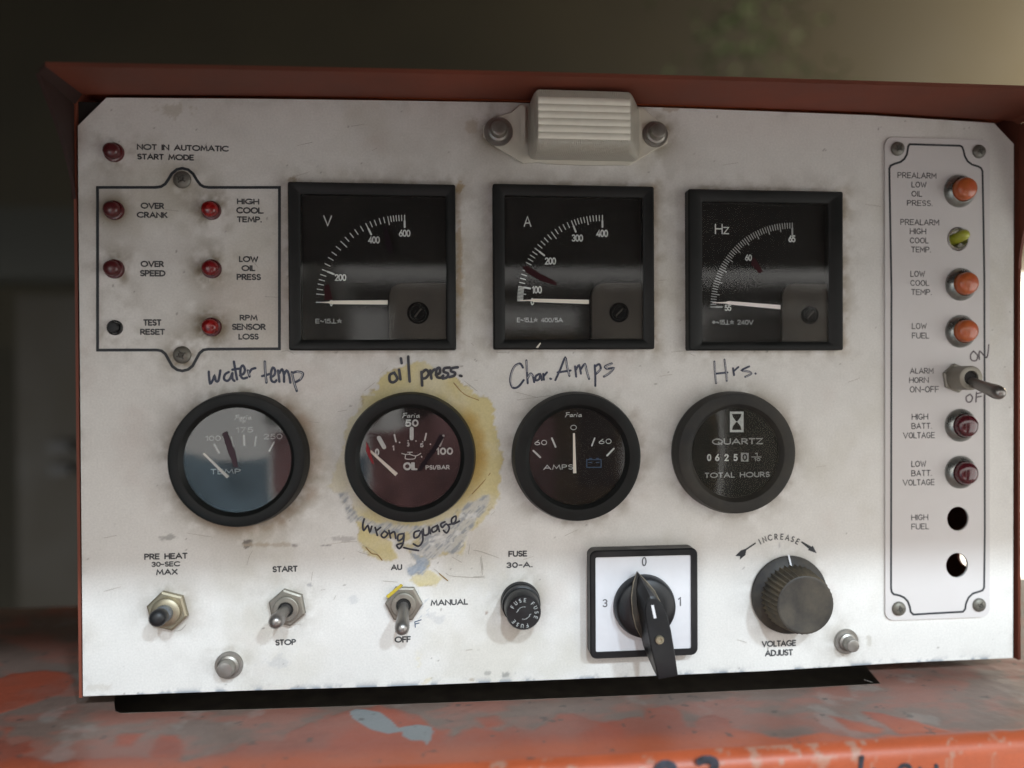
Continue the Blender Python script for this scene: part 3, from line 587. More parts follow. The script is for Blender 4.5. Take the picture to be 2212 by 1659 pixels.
def ticks(c, cx,cy, e0x,e0y, e1x,e1y, angs, t, h):
    """angs: (deg from the left horizontal, kind) ; two surveyed ends give the radius"""
    C_ = P(c,cx,cy,h); r = (abs(P(c,e0x,e0y,h)[0]-C_[0]) + abs(P(c,e1x,e1y,h)[2]-C_[2]))/2
    kk = .553*D/FPX/2.304; po=[]; wi=[]
    for a,kd in angs:
        th = math.radians(a); dx,dz = -math.cos(th), math.sin(th)
        ln = {0:48,1:72,2:72,3:105}[kd]*kk; w = {0:8,1:8,2:9,3:9}[kd]*kk
        po.append([(C_[0]+dx*r, C_[2]+dz*r),(C_[0]+dx*(r-ln), C_[2]+dz*(r-ln))]); wi.append(w)
        if kd == 3: po.append([(C_[0]+dx*(r-50*kk), C_[2]+dz*(r-50*kk)),(C_[0]+dx*(r-ln), C_[2]+dz*(r-ln))]); wi.append(w*1.8)
    ink(po, wi, 'scale_marks', M['grey_print'] if c=='cZ' else M['white'], t, h=h+.0001, thick=.00003)
def meter_needle(c, x0,y0,x1,y1,tx, t, h, m):
    a = P(c,x0,y0,h); b = P(c,x1,y1,h); tip = P(c,tx,y1,h); k=.553*D/FPX/2.304; w=19*k
    mb = MB(); pts=[(a[0],a[2]-w),(a[0],a[2]+w),(b[0]+.002,b[2]+w*.8),(b[0],b[2]+w*.35),(tip[0],tip[2]+w*.12),(tip[0],tip[2]-w*.12),(b[0],b[2]-w*.35),(b[0]+.002,b[2]-w*.8)]
    mb.loft([[(x,-h,z) for x,z in pts],[(x,-h-.0004,z) for x,z in pts]]); mb.build('pointer', m, t, smooth=None)
def pivot_cover(c, x0,y0,x1,y1, sx,sy,sr, t, h, fh):
    a = P(c,x0,y1,h); b = P(c,x1,y0,h); mb = MB(); r=.0085
    def ring(y,i=0):
        out=[]; X0,Z0,X1,Z1=a[0]+i,a[2],b[0],b[2]-i
        out += [(X1,y,Z0),(X1,y,Z1)]
        for q in range(9):
            th=math.radians(90+90*q/8); out.append((X0+r+r*math.cos(th),y,Z1-r+r*math.sin(th)))
        out.append((X0,y,Z0)); return out
    mb.loft([ring(-h-.0002),ring(-h-.0022),ring(-h-.0026,.0005)]); o = mb.build('pivot_cover', M['cover'], t, smooth=30)
    s = P(c,sx,sy,h+.0026); rr = sr*.553*D/FPX/2.304
    sb = MB(); sb.lathe((s[0],-(h+.0024),s[2]),[(rr,0),(rr,.0006),(rr*.9,.0010),(rr*.78,.0010),(rr*.74,.0003),(rr*.70,.0003),(rr*.66,.0014),(0,.0015)],32); so = sb.build('adjusting_screw', M['screw_black'], t)
    kk=rr*.5; s2=MB(); an=random.choice((.8,1.6,.9)); ca,sa_=math.cos(an),math.sin(an); w=rr*.07
    pts=[(ca*kk-sa_*w,sa_*kk+ca*w),(-ca*kk-sa_*w,-sa_*kk+ca*w),(-ca*kk+sa_*w,-sa_*kk-ca*w),(ca*kk+sa_*w,sa_*kk-ca*w)]
    s2.loft([[(s[0]+p,-(h+.0036),s[2]+q) for p,q in pts],[(s[0]+p,-(h+.00396),s[2]+q) for p,q in pts]]); s2.build('slot', M['cover'], so, smooth=None)
GH=.0065-.00115
def wedge(c, pts, t, h, m=None, name='index_pointer'):
    mb=MB(); mb.loft([[tuple(P(c,x,y,h)) for x,y in pts],[tuple(P(c,x,y,h)-np.array([0,.00012,0])) for x,y in pts]]); return mb.build(name, m or M['redmark'], t, smooth=None)
# voltmeter
t,h = meter('cV',64,92,1563,1585,172,192,1478,1490,'voltmeter','square black voltmeter marked V, scale 200 to 600','x')if False else meter('cV',64,92,1563,1585,172,192,1478,1490,'voltmeter','square black voltmeter marked V, nearest the red lamps')
ticks('cV',1112,1157,305,1157,1110,378,[(0,1),(5.4,1),(8.6,0),(12,0),(15,0),(18.4,0),(21.8,3),(26,0),(30.6,0),(34.8,0),(39.4,0),(43.9,1),(47.8,0),(51.9,0),(55.8,0),(60.1,0),(64,3),(67,0),(70,0),(73.3,0),(76.2,0),(79,1),(80.8,0),(82.6,0),(84.4,0),(86.2,0),(88,0),(90,3)],t,h)
for s_,a in (('V',(375,455,372,470,.11)),('600',(1055,1160,500,565,.17)),('400',(778,885,560,625,.17)),('200',(478,583,900,962,.17)),('0',(433,462,1125,1190,.17)),('E~15^*',(305,545,1302,1345,.18))):
    text(s_,'cV',a[0],a[1],a[2],a[3],M['white'] if a[4]!=.18 else M['grey_print'],t,h=h,w=a[4],gap=.16)
meter_needle('cV',955,1155,420,1155,345,t,h+.0012,M['needle']); pivot_cover('cV',972,985,1478,1489,1228,1250,97,t,h,0)
wedge('cV',[(915,470),(945,470),(1005,680),(975,728),(930,640)],t,GH,M['darkmark'],'mark_and_reflection'); wedge('cV',[(385,1010),(425,985),(445,1060),(460,1135),(385,1135)],t,GH,None,'mark_and_reflection')  # the second, red one is a reflection painted on the glass
# ammeter
t,h = meter('cA',180,110,1625,1577,285,205,1528,1488,'ammeter','square black ammeter marked A, middle of the three square meters')
an = [(i*.95,0 if i%5 else 1) for i in range(10)] + [(9.5,3)] + [(9.5+2.8*i,0 if i!=5 else 1) for i in range(1,10)] + [(37.5,3)] + [(37.5+3.11*i,0 if i!=5 else 1) for i in range(1,10)] + [(68.6,3)] + [(68.6+2.14*i,0 if i!=5 else 1) for i in range(1,10)] + [(90,3)]
ticks('cA',1162,1143,390,1143,1160,378,an,t,h)
for s_,a in (('A',(450,520,378,475,.11)),('100',(525,615,1008,1075,.17)),('200',(640,742,750,815,.17)),('300',(882,985,543,608,.17)),('400',(1103,1210,500,568,.17)),('0',(512,545,1115,1180,.17)),('E~15^* 400/5A',(390,805,1292,1335,.18))):
    text(s_,'cA',a[0],a[1],a[2],a[3],M['white'] if a[4]!=.18 else M['grey_print'],t,h=h,w=a[4],gap=.16)
meter_needle('cA',1037,1151,520,1137,415,t,h+.0012,M['needle']); pivot_cover('cA',1055,985,1527,1487,1308,1245,90,t,h,0)
wedge('cA',[(440,830),(490,825),(600,895),(745,970),(745,1005),(600,960),(470,885)],t,GH,None,'mark_and_reflection')
mb=MB(); mb.add([tuple(P('cA',x,y,.0066)) for x,y in ((600,1515),(606,1525),(580,1565),(560,1562))],[(0,1,2,3)]); mb.build('paint_chip',M['white_plastic'],t,smooth=None)
# frequency meter
t,h = meter('cZ',165,110,1555,1540,292,212,1430,1465,'frequency_meter','square black frequency meter marked Hz, nearest the side plate')
ticks('cZ',1095,1152,375,1152,1095,380,[(90*i/50,(3 if i in(0,50) else 1 if i%5==0 else 0)) for i in range(51)],t,h)
for s_,a in (('Hz',(397,525,403,495,.11)),('65',(1058,1122,505,568,.18)),('60',(668,730,678,735,.17)),('55',(483,545,1130,1185,.17)),('+~15^* 240V',(370,745,1265,1310,.19))):
    text(s_,'cZ',a[0],a[1],a[2],a[3],M['white'] if a[4]!=.19 else M['grey_print'],t,h=h,w=a[4],gap=.16)
meter_needle('cZ',985,1152,490,1112,375,t,h+.0012,M['needle_pink']); pivot_cover('cZ',988,945,1429,1464,1250,1222,84,t,h,0)
wedge('cZ',[(735,700),(765,720),(830,830),(795,850),(722,768)],t,GH,None,'mark_and_reflection')
# ================================================================== round gauges
def gauge(c, ox,oy,orr, gx,gy,gr, name, label, cat, bez, glass, dial, fh=.0105, rear=1.0):
    s=CR[c][2]; k=.553/FPX/s
    F = P(c,ox,oy,fh); R_ = orr*k*(D-fh); Gc = P(c,gx,gy,fh-.003); r_ = gr*k*(D-fh+.003)
    t = thing(name,label,cat,(F[0],0,F[2]),'round gauges in the lower row')
    mb = MB(); C0=(F[0],0,F[2])
    mb.lathe(C0,[(R_*rear*.985,0),(R_*rear,.0012),(R_*rear,.0035),(R_*.985,.0055),(R_*1.0,.0068),(R_*.995,.0085),(R_*.97,fh-.0004),(R_*.93,fh),(r_+.0022,fh-.0006),(r_+.0006,fh-.0022),(r_,fh-.003),(r_*.995,fh-.0052)],72)
    mb.build('bezel', bez, t, smooth=28)
    d = MB(); d.lathe((F[0],-(fh-.0049),F[2]),[(r_*1.0,0),(0,.00001)],64); d.build('dial', dial, t, smooth=None)
    g = MB(); prof=[(r_*1.0*q, fh-.0030+.0009*(1-q*q)) for q in (1,.85,.7,.5,.3,.12,0)]; g.lathe(C0,prof,64); g.build('glass', glass, t, smooth=80)
    return t, fh-.0049
def gmarks(c, lst, t, h, m=None, name='scale_marks'):
    po=[];wi=[]; k=.553*D/FPX/CR[c][2]
    for x0,y0,x1,y1,w in lst: po.append([PX(c,x0,y0,h),PX(c,x1,y1,h)]); wi.append(w*k)
    ink(po,wi,name,m or M['white'],t,h=h+.0001,thick=.00004)
def gneedle(c,x0,y0,x1,y1,w,t,h,m):
    a=P(c,x0,y0,h); b=P(c,x1,y1,h); k=.553*D/FPX/CR[c][2]; d=b-a; d/=np.linalg.norm(d); n=np.array([-d[2],0,d[0]])
    mb=MB(); pts=[a-n*w*k*.3,a+n*w*k*.3,b+n*w*k*.5,b-n*w*k*.5]; mb.loft([[tuple(p) for p in pts],[tuple(p-np.array([0,.0004,0])) for p in pts]]); mb.build('pointer',m,t,smooth=None)
def script_brand(c,x0,y0,s,t,h,m):
    L_=[[(28,0),(8,2),(12,12),(2,28)],[(10,14),(26,12)],[(44,12),(32,16),(32,26),(42,24),(46,12),(46,26)],[(54,26),(57,13),(66,12)],[(74,14),(72,26)],[(76,4),(77,5)],[(98,12),(86,16),(86,26),(96,24),(100,12),(102,26)]]
    o=ink(strokes(c,[[(x0+a*s,y0+b*s) for a,b in p] for p in L_],h), 4.2*s*.553*D/FPX/CR[c][2],'printed_text',m,t,h=h+.0001,thick=.00003); o['label']='small script maker name on the dial'
# water temperature
t,h = gauge('gW',712,994,575,745,988,440,'temperature_gauge','round black water temperature gauge, leftmost of the round gauges','gauge',M['bezel'],M['glass_blue'],M['dial'],fh=.0125,rear=1.0)
for s_,a in (('%F',(742,800,645,672,.2)),('175',(712,860,705,750,.13)),('100',(448,580,778,822,.13)),('250',(950,1112,762,808,.13)),('TEMP',(492,752,1065,1110,.13))):
    text(s_,'gW',a[0],a[1],a[2],a[3],M['white'],t,h=h,w=a[4],gap=.2)
gmarks('gW',[(525,855,565,925,15),(672,790,690,875,12),(780,775,785,860,15),(885,785,875,865,11),(1040,835,1000,910,13)],t,h)
gneedle('gW',432,930,645,1137,26,t,h+.0007,M['needle']); script_brand('gW',700,600,1.4,t,h,M['white'])
wedge('gW',[(590,755),(632,742),(708,930),(728,1050),(695,1050),(650,940)],t,.0105,M['maroonmark'],'mark_and_reflection')
# oil pressure
t,h = gauge('gO',562,768,447,570,765,338,'oil_pressure_gauge','round black oil pressure gauge ringed with yellow dried glue','gauge',M['bezel'],M['glass_pink'],M['dial_brown'],fh=.0125)
for s_,a in (('50',(528,620,503,553,.22)),('0',(322,352,702,752,.2)),('100',(738,855,695,745,.22)),('OIL',(515,612,795,850,.24)),('PSI/BAR',(668,832,815,845,.2)),('1',(440,455,680,715,.2)),('3',(540,558,660,688,.2)),('5',(630,653,665,693,.2))):
    text(s_,'gO',a[0],a[1],a[2],a[3],M['white'],t,h=h,w=a[4],gap=.26)
gmarks('gO',[(573,566,573,633,26),(350,630,385,692,28),(455,608,466,655,10),(672,600,662,645,10),(790,614,765,682,15),(490,660,491,661,9),(548,648,549,649,8),(602,650,603,651,8),(648,655,649,656,8),(700,672,701,673,9)],t,h)
o = ink(hand('gO',[[(505,735),(530,745),(532,772),(590,772),(600,752)],[(528,742),(560,742),(600,752),(635,735)],[(560,740),(560,728)],[(545,727),(578,727)]],h),.0005,'oilcan_mark',M['white'],t,h=h+.0001)
gmarks('gO',[(640,755,641,760,8)],t,h,name='drop_mark')
gneedle('gO',292,718,470,880,24,t,h+.0007,M['needle']); script_brand('gO',508,460,1.15,t,h,M['white'])
wedge('gO',[(765,605),(795,625),(720,745),(640,850),(608,858),(625,825),(690,730)],t,.0105,M['darkmark'],'mark_and_reflection')
wedge('gO',[(262,655),(280,690),(318,810),(300,800),(262,720)],t,.0103,M['red_reflection'],'mark_and_reflection')  # red reflection at the left, painted on the glass
# charge amps
t,h = gauge('gA',684,966,574,680,955,425,'charge_ammeter','round black charge gauge reading AMPS with upright white pointer','gauge',M['bezel'],M['glass_amps'],M['dial_brown'],fh=.0125)
for s_,a in (('0',(615,670,685,730,.13)),('60',(305,413,815,860,.14)),('60',(860,970,805,850,.14)),('AMPS',(382,640,1028,1072,.14))):
    text(s_,'gA',a[0],a[1],a[2],a[3],M['white'],t,h=h,w=a[4],gap=.2)
gmarks('gA',[(455,800,487,875,15),(825,800,800,865,12),(295,908,355,965,15),(990,890,932,950,15)],t,h)
o = ink(strokes('gA',[[(757,985),(880,985),(880,1052),(757,1052),(757,985)],[(780,975),(800,975)],[(840,975),(860,975)],[(775,1010),(800,1010)],[(840,1010),(862,1010)]],h),.0006,'battery_mark',M['blue_print'],t,h=h+.0001)
gneedle('gA',645,757,652,1102,28,t,h+.0007,M['needle']); script_brand('gA',568,578,1.4,t,h,M['white'])
# hour meter
t,h = gauge('gH',668,932,552,678,925,402,'hour_meter','round dusty hour meter reading QUARTZ and TOTAL HOURS','gauge',M['bezel_dusty'],M['glass_dusty'],M['dial'],fh=.0125)
text('QUARTZ','gH',445,885,800,855,M['grey_print'],t,h=h,w=.2,gap=.2); text('TOTAL HOURS','gH',382,945,1093,1140,M['grey_print'],t,h=h,w=.2,gap=.24)
mb=MB(); k=[(600,570),(718,570),(718,748),(600,748)]; mb.add([tuple(P('gH',x,y,h+.00012)) for x,y in k],[(0,1,2,3)]); o=mb.build('hourglass_mark',M['white'],t,smooth=None)
mb=MB()
for q in ([(618,590),(700,590),(692,618),(664,655),(654,655),(626,618)],[(654,660),(664,660),(692,697),(700,728),(618,728),(626,697)]): mb.add([tuple(P('gH',x,y,h+.0002)) for x,y in q],[tuple(range(6))])
mb.build('glass_bulb',M['dial'],o,smooth=None)
mb=MB(); mb.add([tuple(P('gH',x,y,h+.0001)) for x,y in ((380,915),(880,915),(880,1008),(380,1008))],[(0,1,2,3)]); o=mb.build('counter_window',M['dial_brown'],t,smooth=None)
for ch,x in (('0',420),('6',490),('2',570),('5',648)): text(ch,'gH',x-19,x+19,936,998,M['white'],t,h=h+.0001,w=.2,name='counter_digit')
mb=MB(); mb.add([tuple(P('gH',x,y,h+.0002)) for x,y in ((695,925),(762,928),(760,1003),(695,1001))],[(0,1,2,3)]); mb.build('tenths_wheel',M['grey_print'],t,smooth=None)
text('0','gH',708,748,936,994,M['dial'],t,h=h+.0003,w=.2,name='counter_digit',lab=False)
text('1','gH',815,840,925,955,M['grey_print'],t,h=h+.0001,w=.22,lab=False); text('10','gH',808,862,970,998,M['grey_print'],t,h=h+.0001,w=.22,lab=False); gmarks('gH',[(785,962,870,962,7)],t,h+.0001,M['grey_print'],'fraction_bar')
# ================================================================== annunciator plate (right)
PT=.0012
a0=P('r1',165,125); a1=P('r1',1112,165); a2=P('r3',1058,1235); a3=P('r3',165,1262)
plate = thing('annunciator_plate','tall white engraved side plate with PREALARM lettering at the right of the panel','label plate',((a0[0]+a1[0])/2,0,(a0[2]+a3[2])/2))
x0p=(a0[0]+a3[0])/2; x1p=(a1[0]+a2[0])/2; z1p=(a0[2]+a1[2])/2; z0p=(a2[2]+a3[2])/2
import bmesh
def plate_with_holes(ring, holes, y, parent, name, m, th):
    """flat plate: curve fill gives clean round holes"""
    cu = bpy.data.curves.new('tmp','CURVE'); cu.dimensions='2D'; cu.fill_mode='BOTH'; cu.extrude=th/2
    for pts in [ring]+holes:
        sp=cu.splines.new('POLY'); sp.points.add(len(pts)-1); sp.use_cyclic_u=True
        for i,p in enumerate(pts): sp.points[i].co=(p[0],p[1],0,1)
    ob=bpy.data.objects.new('tmp',cu); COL.objects.link(ob); bpy.context.view_layer.update()
    me=bpy.data.meshes.new_from_object(ob.evaluated_get(bpy.context.evaluated_depsgraph_get())); bpy.data.objects.remove(ob)
    base=world_loc(parent)
    for v in me.vertices:
        x,z,e=v.co.x,v.co.y,v.co.z; v.co=(x-base.x, y-e-base.y, z-base.z)
    me.name=name; me.materials.clear(); me.materials.append(m); o=bpy.data.objects.new(name,me); COL.objects.link(o); o.parent=parent; return o
holes=[]
for c,x,y,r in (('r1',835,1045,108),('r3',800,390,104),('r3',792,792,106)):
    cx,cz=PX(c,x,y,PT); rr=r/CR[c][2]*.553*D/FPX; holes.append([(cx+rr*math.cos(-q*2*math.pi/36),cz+rr*1.06*math.sin(-q*2*math.pi/36)) for q in range(36)])
plate_with_holes([(x,z) for x,_,z in rrect(x0p,z0p,x1p,z1p,.0055,0,6)], holes, -PT/2, plate, 'plate', M['ann_plate'], PT)
bl = strokes('r1',[[(400,193),(630,200),(855,207),(872,218),(884,250),(895,300),(920,345),(960,376),(1015,392),(1042,408),(1055,435),(1072,1400)]],PT)[0] + \
     strokes('r3',[[(1032,500),(1026,985),(1012,1008),(985,1018),(930,1035),(892,1070),(870,1120),(862,1170),(842,1193),(620,1205),(415,1217),(392,1195),(384,1150),(368,1105),(335,1070),(295,1052),(245,1042),(228,1022),(222,990)]],PT)[0] + \
     strokes('r1',[[(235,1500),(216,410),(228,386),(262,370),(318,352),(352,325),(374,285),(382,240),(386,210),(400,193)]],PT)[0]
o=ink([bl],.00125,'border_line',M['line'],plate,h=PT+.0001)
for s_,c,x0,x1,y0,y1 in (('PREALARM','r1',290,640,447,500),('LOW','r1',415,550,530,583),('OIL','r1',415,512,613,665),('PRESS.','r1',375,605,697,748),('PREALARM','r1',315,665,868,922),('HIGH','r1',400,548,950,1003),('COOL','r1',400,570,1033,1085),('TEMP.','r1',412,590,1115,1167),
  ('LOW','r1',405,537,1333,1387),('COOL','r1',405,575,1415,1468),('TEMP.','r1',412,598,1497,1550),('LOW','r2',402,530,248,300),('FUEL','r2',402,550,330,382),('ALARM','r2',385,588,635,685),('HORN','r2',378,548,715,765),('ON-OFF','r2',383,635,793,847),
  ('HIGH','r2',400,543,1030,1083),('BATT.','r2',398,575,1110,1162),('VOLTAGE','r2',325,600,1190,1243),('LOW','r2',397,525,1437,1490),('BATT.','r2',397,575,1517,1570),('VOLTAGE','r2',322,598,1597,1650),('HIGH','r3',397,543,352,403),('FUEL','r3',397,550,430,482)):
    text(s_,c,x0,x1,y0,y1,M['engrave'],plate,h=PT,w=.14,font=SG,gap=.2)
o=ink(hand('r2',[[(935,490),(910,520),(915,565),(955,572),(970,530),(935,490)],[(985,562),(988,490),(1048,545),(1066,435)]],PT),.0009,'handwriting',M['pen_brown'],plate,h=PT+.0001); o['label']='handwritten ON above the toggle'
o=ink(hand('r2',[[(905,862),(872,885),(878,925),(910,927),(925,890),(905,862)],[(960,845),(955,928)],[(960,858),(1002,848)],[(958,888),(1000,880)],[(1028,850),(1026,928)],[(1028,860),(1060,855)]],PT),.0009,'handwriting',M['pen_brown'],plate,h=PT+.0001); o['label']='handwritten OFF below the toggle'
for c,x,y,r in (('r1',288,235,66),('r1',1020,260,64),('r3',287,1165,64),('r3',980,1133,62)): screw_head(c,x,y,r,plate,h=PT)
def right_lamp(c,x,y,r,label,m):
    k=.553*D/FPX/CR[c][2]; R_=r*k*1.0; b=P(c,x,y,PT); b[1]=-PT
    t=thing('indicator_lamp',label,'indicator lamp',b,'round indicator lamps on the side plate')
    mb=MB(); mb.lathe(b,[(R_,0),(R_,.0006),(R_*.97,.0012),(R_*.80,.0034),(R_*.74,.0038),(R_*.70,.0034),(R_*.69,.001)],48); mb.build('collar',M['collar'],t,smooth=50)
    mb=MB(); q=R_*.685; mb.lathe(b,[(q,.001),(q,.0052),(q*.97,.0064),(q*.88,.0075),(q*.68,.0084),(q*.4,.0089),(0,.0091)],40); mb.build('lens',m,t,smooth=60)
right_lamp('r1',845,615,155,'orange indicator lamp beside PREALARM LOW OIL PRESS.',M['orange_lens'])
right_lamp('r1',858,1455,155,'orange indicator lamp beside LOW COOL TEMP.',M['orange_lens'])
right_lamp('r2',822,320,148,'orange indicator lamp beside LOW FUEL',M['orange_lens'])
right_lamp('r2',820,1130,150,'maroon indicator lamp beside HIGH BATT. VOLTAGE',M['maroon'])
right_lamp('r2',820,1535,150,'maroon indicator lamp beside LOW BATT. VOLTAGE',M['maroon'])
# socket with bare bulb
b=P('r1',835,1045,PT); b[1]=-PT; k=.553*D/FPX/2.3048; R_=104*k
t=thing('indicator_lamp','bare yellow-green bulb in an open socket beside PREALARM HIGH COOL TEMP.','indicator lamp',b,'round indicator lamps on the side plate')
mb=MB(); mb.lathe(b,[(R_*.98,-.010),(R_*.98,.0003),(R_*.93,.0007),(R_*.86,.0005),(R_*.82,-.002),(R_*.78,-.009),(0,-.009)],40); mb.build('socket',mat('chrome_socket',(.75,.73,.68),.2,metal=.9),t,smooth=50)
p0=P('r1',815,1060,0); p0[1]=.008; tip=P('r1',925,990,.006)
dv=tip-p0; mb=MB(); Ln=np.linalg.norm(dv); q=.0034; mb.lathe(p0,[(q*.8,0),(q,Ln*.4),(q,Ln*.8),(q*.85,Ln*.92),(q*.5,Ln*.99),(0,Ln*1.01)],28,axis=dv); mb.build('bulb',M['green_bulb'],t,smooth=60)
# ================================================================== toggles & push button
def toggle(c, nx,ny,nr, tx,ty,th, tr, label, rot, glue=False, bush_h=.0062, base=0.0, nut_h=.0035, group='toggle switches', br=.66):
    k=.553*D/FPX/CR[c][2]; R_=nr*k; b=P(c,nx,ny,base); b[1]=-base
    t=thing('toggle_switch',label,'toggle switch',b,group)
    mb=MB(); mb.lathe(b,[(R_*.98,.0),(R_,.0004),(R_,nut_h-.0005),(R_*.90,nut_h),(R_*.6,nut_h)],6,start=rot); mb.build('hex_nut',M['nickel'],t,smooth=20)
    q=R_*br; mb=MB(); mb.lathe(b,[(q,nut_h-.0004),(q,bush_h-.0003),(q*.94,bush_h),(q*.62,bush_h),(q*.58,bush_h-.0004),(q*.56,.001),(0,.001)],36); mb.build('bushing',M['nickel'],t,smooth=35)
    q2=q*.56; mb=MB(); mb.lathe(b,[(q2,.0012),(q2,bush_h-.0012),(0,bush_h-.0010)],28); mb.build('lever_boot',M['dark'],t)
    tip=P(c,tx,ty,base+th); piv=np.array([b[0],b[1]-bush_h*.4,b[2]]); r2=tr*k*1.12; dv=tip-piv; Ln=np.linalg.norm(dv); d=dv/Ln
    pr_=[(r2*.72,0),(r2*.74,Ln*.45),(r2*.86,Ln*.72),(r2*.98,Ln-r2*.5),(r2*.98,Ln),(r2*.87,Ln+r2*.45),(r2*.6,Ln+r2*.74),(r2*.3,Ln+r2*.92),(0,Ln+r2*.97)]
    mb=MB(); mb.lathe(piv,pr_,28,axis=d); mb.build('lever',M['lever'],t,smooth=60)
    return t,b,R_
toggle('b2',350,645,172,238,785,.020,60,'toggle switch between START and STOP with lever pointing down left',.35)
t,b,R_=toggle('b2',1440,608,172,1420,848,.018,60,'toggle switch above OFF with yellow paint on its nut',.05)
mb=MB()
for q0,q1 in ((math.radians(108),math.radians(165)),):
    rr=R_*1.01
    p=[P('b2',1268,548,.0036),P('b2',1408,434,.0036),P('b2',1432,448,.0038),P('b2',1290,570,.0038)]
    mb.loft([[tuple(v) for v in p],[tuple(v-np.array([0,.0003,0])) for v in p]])
mb.build('yellow_paint',mat('yellow_glue',(.5,.38,.03),.45),t,smooth=None)
toggle('r2',776,722,134,1148,848,.0275,55,'toggle switch between handwritten ON and OFF on the side plate',.35,bush_h=.0135,base=PT,nut_h=.002,br=.80)
# pre-heat push button
k=.553*D/FPX/2.2122; b=P('b1',842,842,0); R_=168*k
t=thing('push_button','black tipped plunger push button in a brass coloured nut under PRE HEAT','push button',b)
brass=mat('tarnished_brass',(.36,.32,.23),.42,metal=.8,dust=(.3,.27,.2),dust_amt=.3)
mb=MB(); mb.lathe(b,[(R_*.98,0),(R_,.0004),(R_,.0030),(R_*.9,.0036),(R_*.6,.0036)],6,start=.28); mb.build('hex_nut',brass,t,smooth=20)
mb=MB(); q=R_*.70; mb.lathe(b,[(q,.003),(q,.0056),(q*.93,.0062),(q*.6,.0066),(q*.55,.0062),(0,.006)],36); mb.build('bushing',brass,t,smooth=40)
tip=P('b1',740,920,.019); pv=b-np.array([0,.005,0]); dv=tip-pv; Ln=np.linalg.norm(dv); q=72*k*.95
mb=MB(); mb.lathe(pv,[(q*.98,0),(q*.98,Ln*.45),(q*.85,Ln*.5),(q*.8,Ln*.7)],28,axis=dv); mb.build('plunger',mat('grey_plunger',(.12,.13,.14),.35),t)
mb=MB(); mb.lathe(pv,[(q*.7,Ln*.6),(q*.96,Ln*.68),(q,Ln*.8),(q,Ln*.93),(q*.93,Ln*1.02),(q*.7,Ln*1.10),(q*.35,Ln*1.15),(0,Ln*1.165)],28,axis=dv); mb.build('button_cap',M['black'],t,smooth=60)
# ================================================================== fuse holder
k=.553*D/FPX/2.3284; b=P('b3',425,695,0); fh=.0205; top=P('b3',450,800,fh); R_=178*k; r2=160*k*(1-fh/D)
t=thing('fuse_holder','round black screw-in fuse holder marked FUSE under FUSE 30-A.','fuse holder',b)
mb=MB(); mb.lathe(b,[(R_*1.02,0),(R_*1.02,.0012),(R_,.0018),(R_*.985,.003),(R_*.95,.0034),(R_*.95,.005),(R_*.985,.0054),(R_*.97,.0075),(R_*.90,.008)],48); mb.build('collar',M['black'],t,smooth=35)
mb=MB(); mb.lathe(b,[(R_*.88,.007),(R_*.90,.0085),(r2*1.01,fh-.001),(r2*.95,fh-.0001),(r2*.6,fh),(0,fh)],48); cap=mb.build('cap',M['black'],t,smooth=35)
ps=[]; hc=.0019
c0=np.array([b[0],b[2]])
for wi_,st in ((0,150),(1,45),(2,-75)):
    for i,ch in enumerate('FUSE'):
        a=math.radians(st-22*i); w,pp=G[ch]; rx,rz=math.cos(a),math.sin(a); tx,tz=rz,-rx; bb=c0+np.array([rx,rz])*r2*.74
        for p in pp: ps.append([(bb[0]+tx*(gx-w/2)*hc+rx*(gy-.5)*hc, bb[1]+tz*(gx-w/2)*hc+rz*(gy-.5)*hc) for gx,gy in p])
o=ink(ps,.00036,'printed_text',M['grey_print'],t,h=fh+.0001,thick=.00005); o['label']='word FUSE three times round the cap'
ps=[]
for st in (75,255):
    ps.append([(c0[0]+r2*.36*math.cos(math.radians(st+a)),c0[1]+r2*.36*math.sin(math.radians(st+a))) for a in range(0,100,10)])
    e=ps[-1][-1]; a=math.radians(st+90); ps.append([(e[0]+.0008*math.cos(a+.6),e[1]+.0008*math.sin(a+.6)),e,(e[0]-.0004*math.cos(a-.9),e[1]+.0011*math.sin(a-.9))])
o=ink(ps,.00028,'arrow_mark',M['grey_print'],t,h=fh+.0001,thick=.00005)
# ================================================================== rotary selector switch
fh=.0092; A0=P('b3',1062,1208,fh); A1=P('b3',2040,212,fh); I0=P('b3',1112,1160,fh); I1=P('b3',1978,274,fh); A0[2]=P('b3',1550,1206,fh)[2]
t=thing('selector_switch','square black rotary selector switch with white plate marked 0 1 3','selector switch',((A0[0]+A1[0])/2,0,(A0[2]+A1[2])/2))
mb=MB(); mb.loft([rrect(A0[0],A0[2],A1[0],A1[2],.004,0),rrect(A0[0],A0[2],A1[0],A1[2],.004,-fh+.0008),rrect(A0[0]+.0007,A0[2]+.0007,A1[0]-.0007,A1[2]-.0007,.0036,-fh),
  rrect(I0[0],I0[2],I1[0],I1[2],.001,-fh),rrect(I0[0],I0[2],I1[0],I1[2],.001,-fh+.001)],cap1=False); mb.build('frame',M['black'],t,smooth=30)
rr_=rrect(I0[0],I0[2],I1[0],I1[2],.001,-fh+.0008); mb=MB(); mb.add(rr_,[tuple(range(len(rr_)))]); mb.build('face_plate',M['plate_white'],t,smooth=None)
M['num']=mat('grey_numeral',(.12,.12,.13),.6)
for s_,a in (('0',(1530,1573,292,375)),('3',(1172,1218,675,748)),('1',(1860,1888,655,738))): text(s_,'b3',*a,M['num'],t,h=fh-.0007,w=.13,raise_=.0002)
k=.553*D/FPX/2.3284; kc=P('b3',1552,735,fh); kc[1]=-fh+.001; R_=278*k
mb=MB(); mb.lathe(kc,[(R_*1.02,0),(R_*1.02,.002),(R_,.0032),(R_*.97,.0055),(R_*.90,.0068),(R_*.6,.0078),(0,.0082)],64); kd=mb.build('knob_disc',M['black'],t,smooth=50)
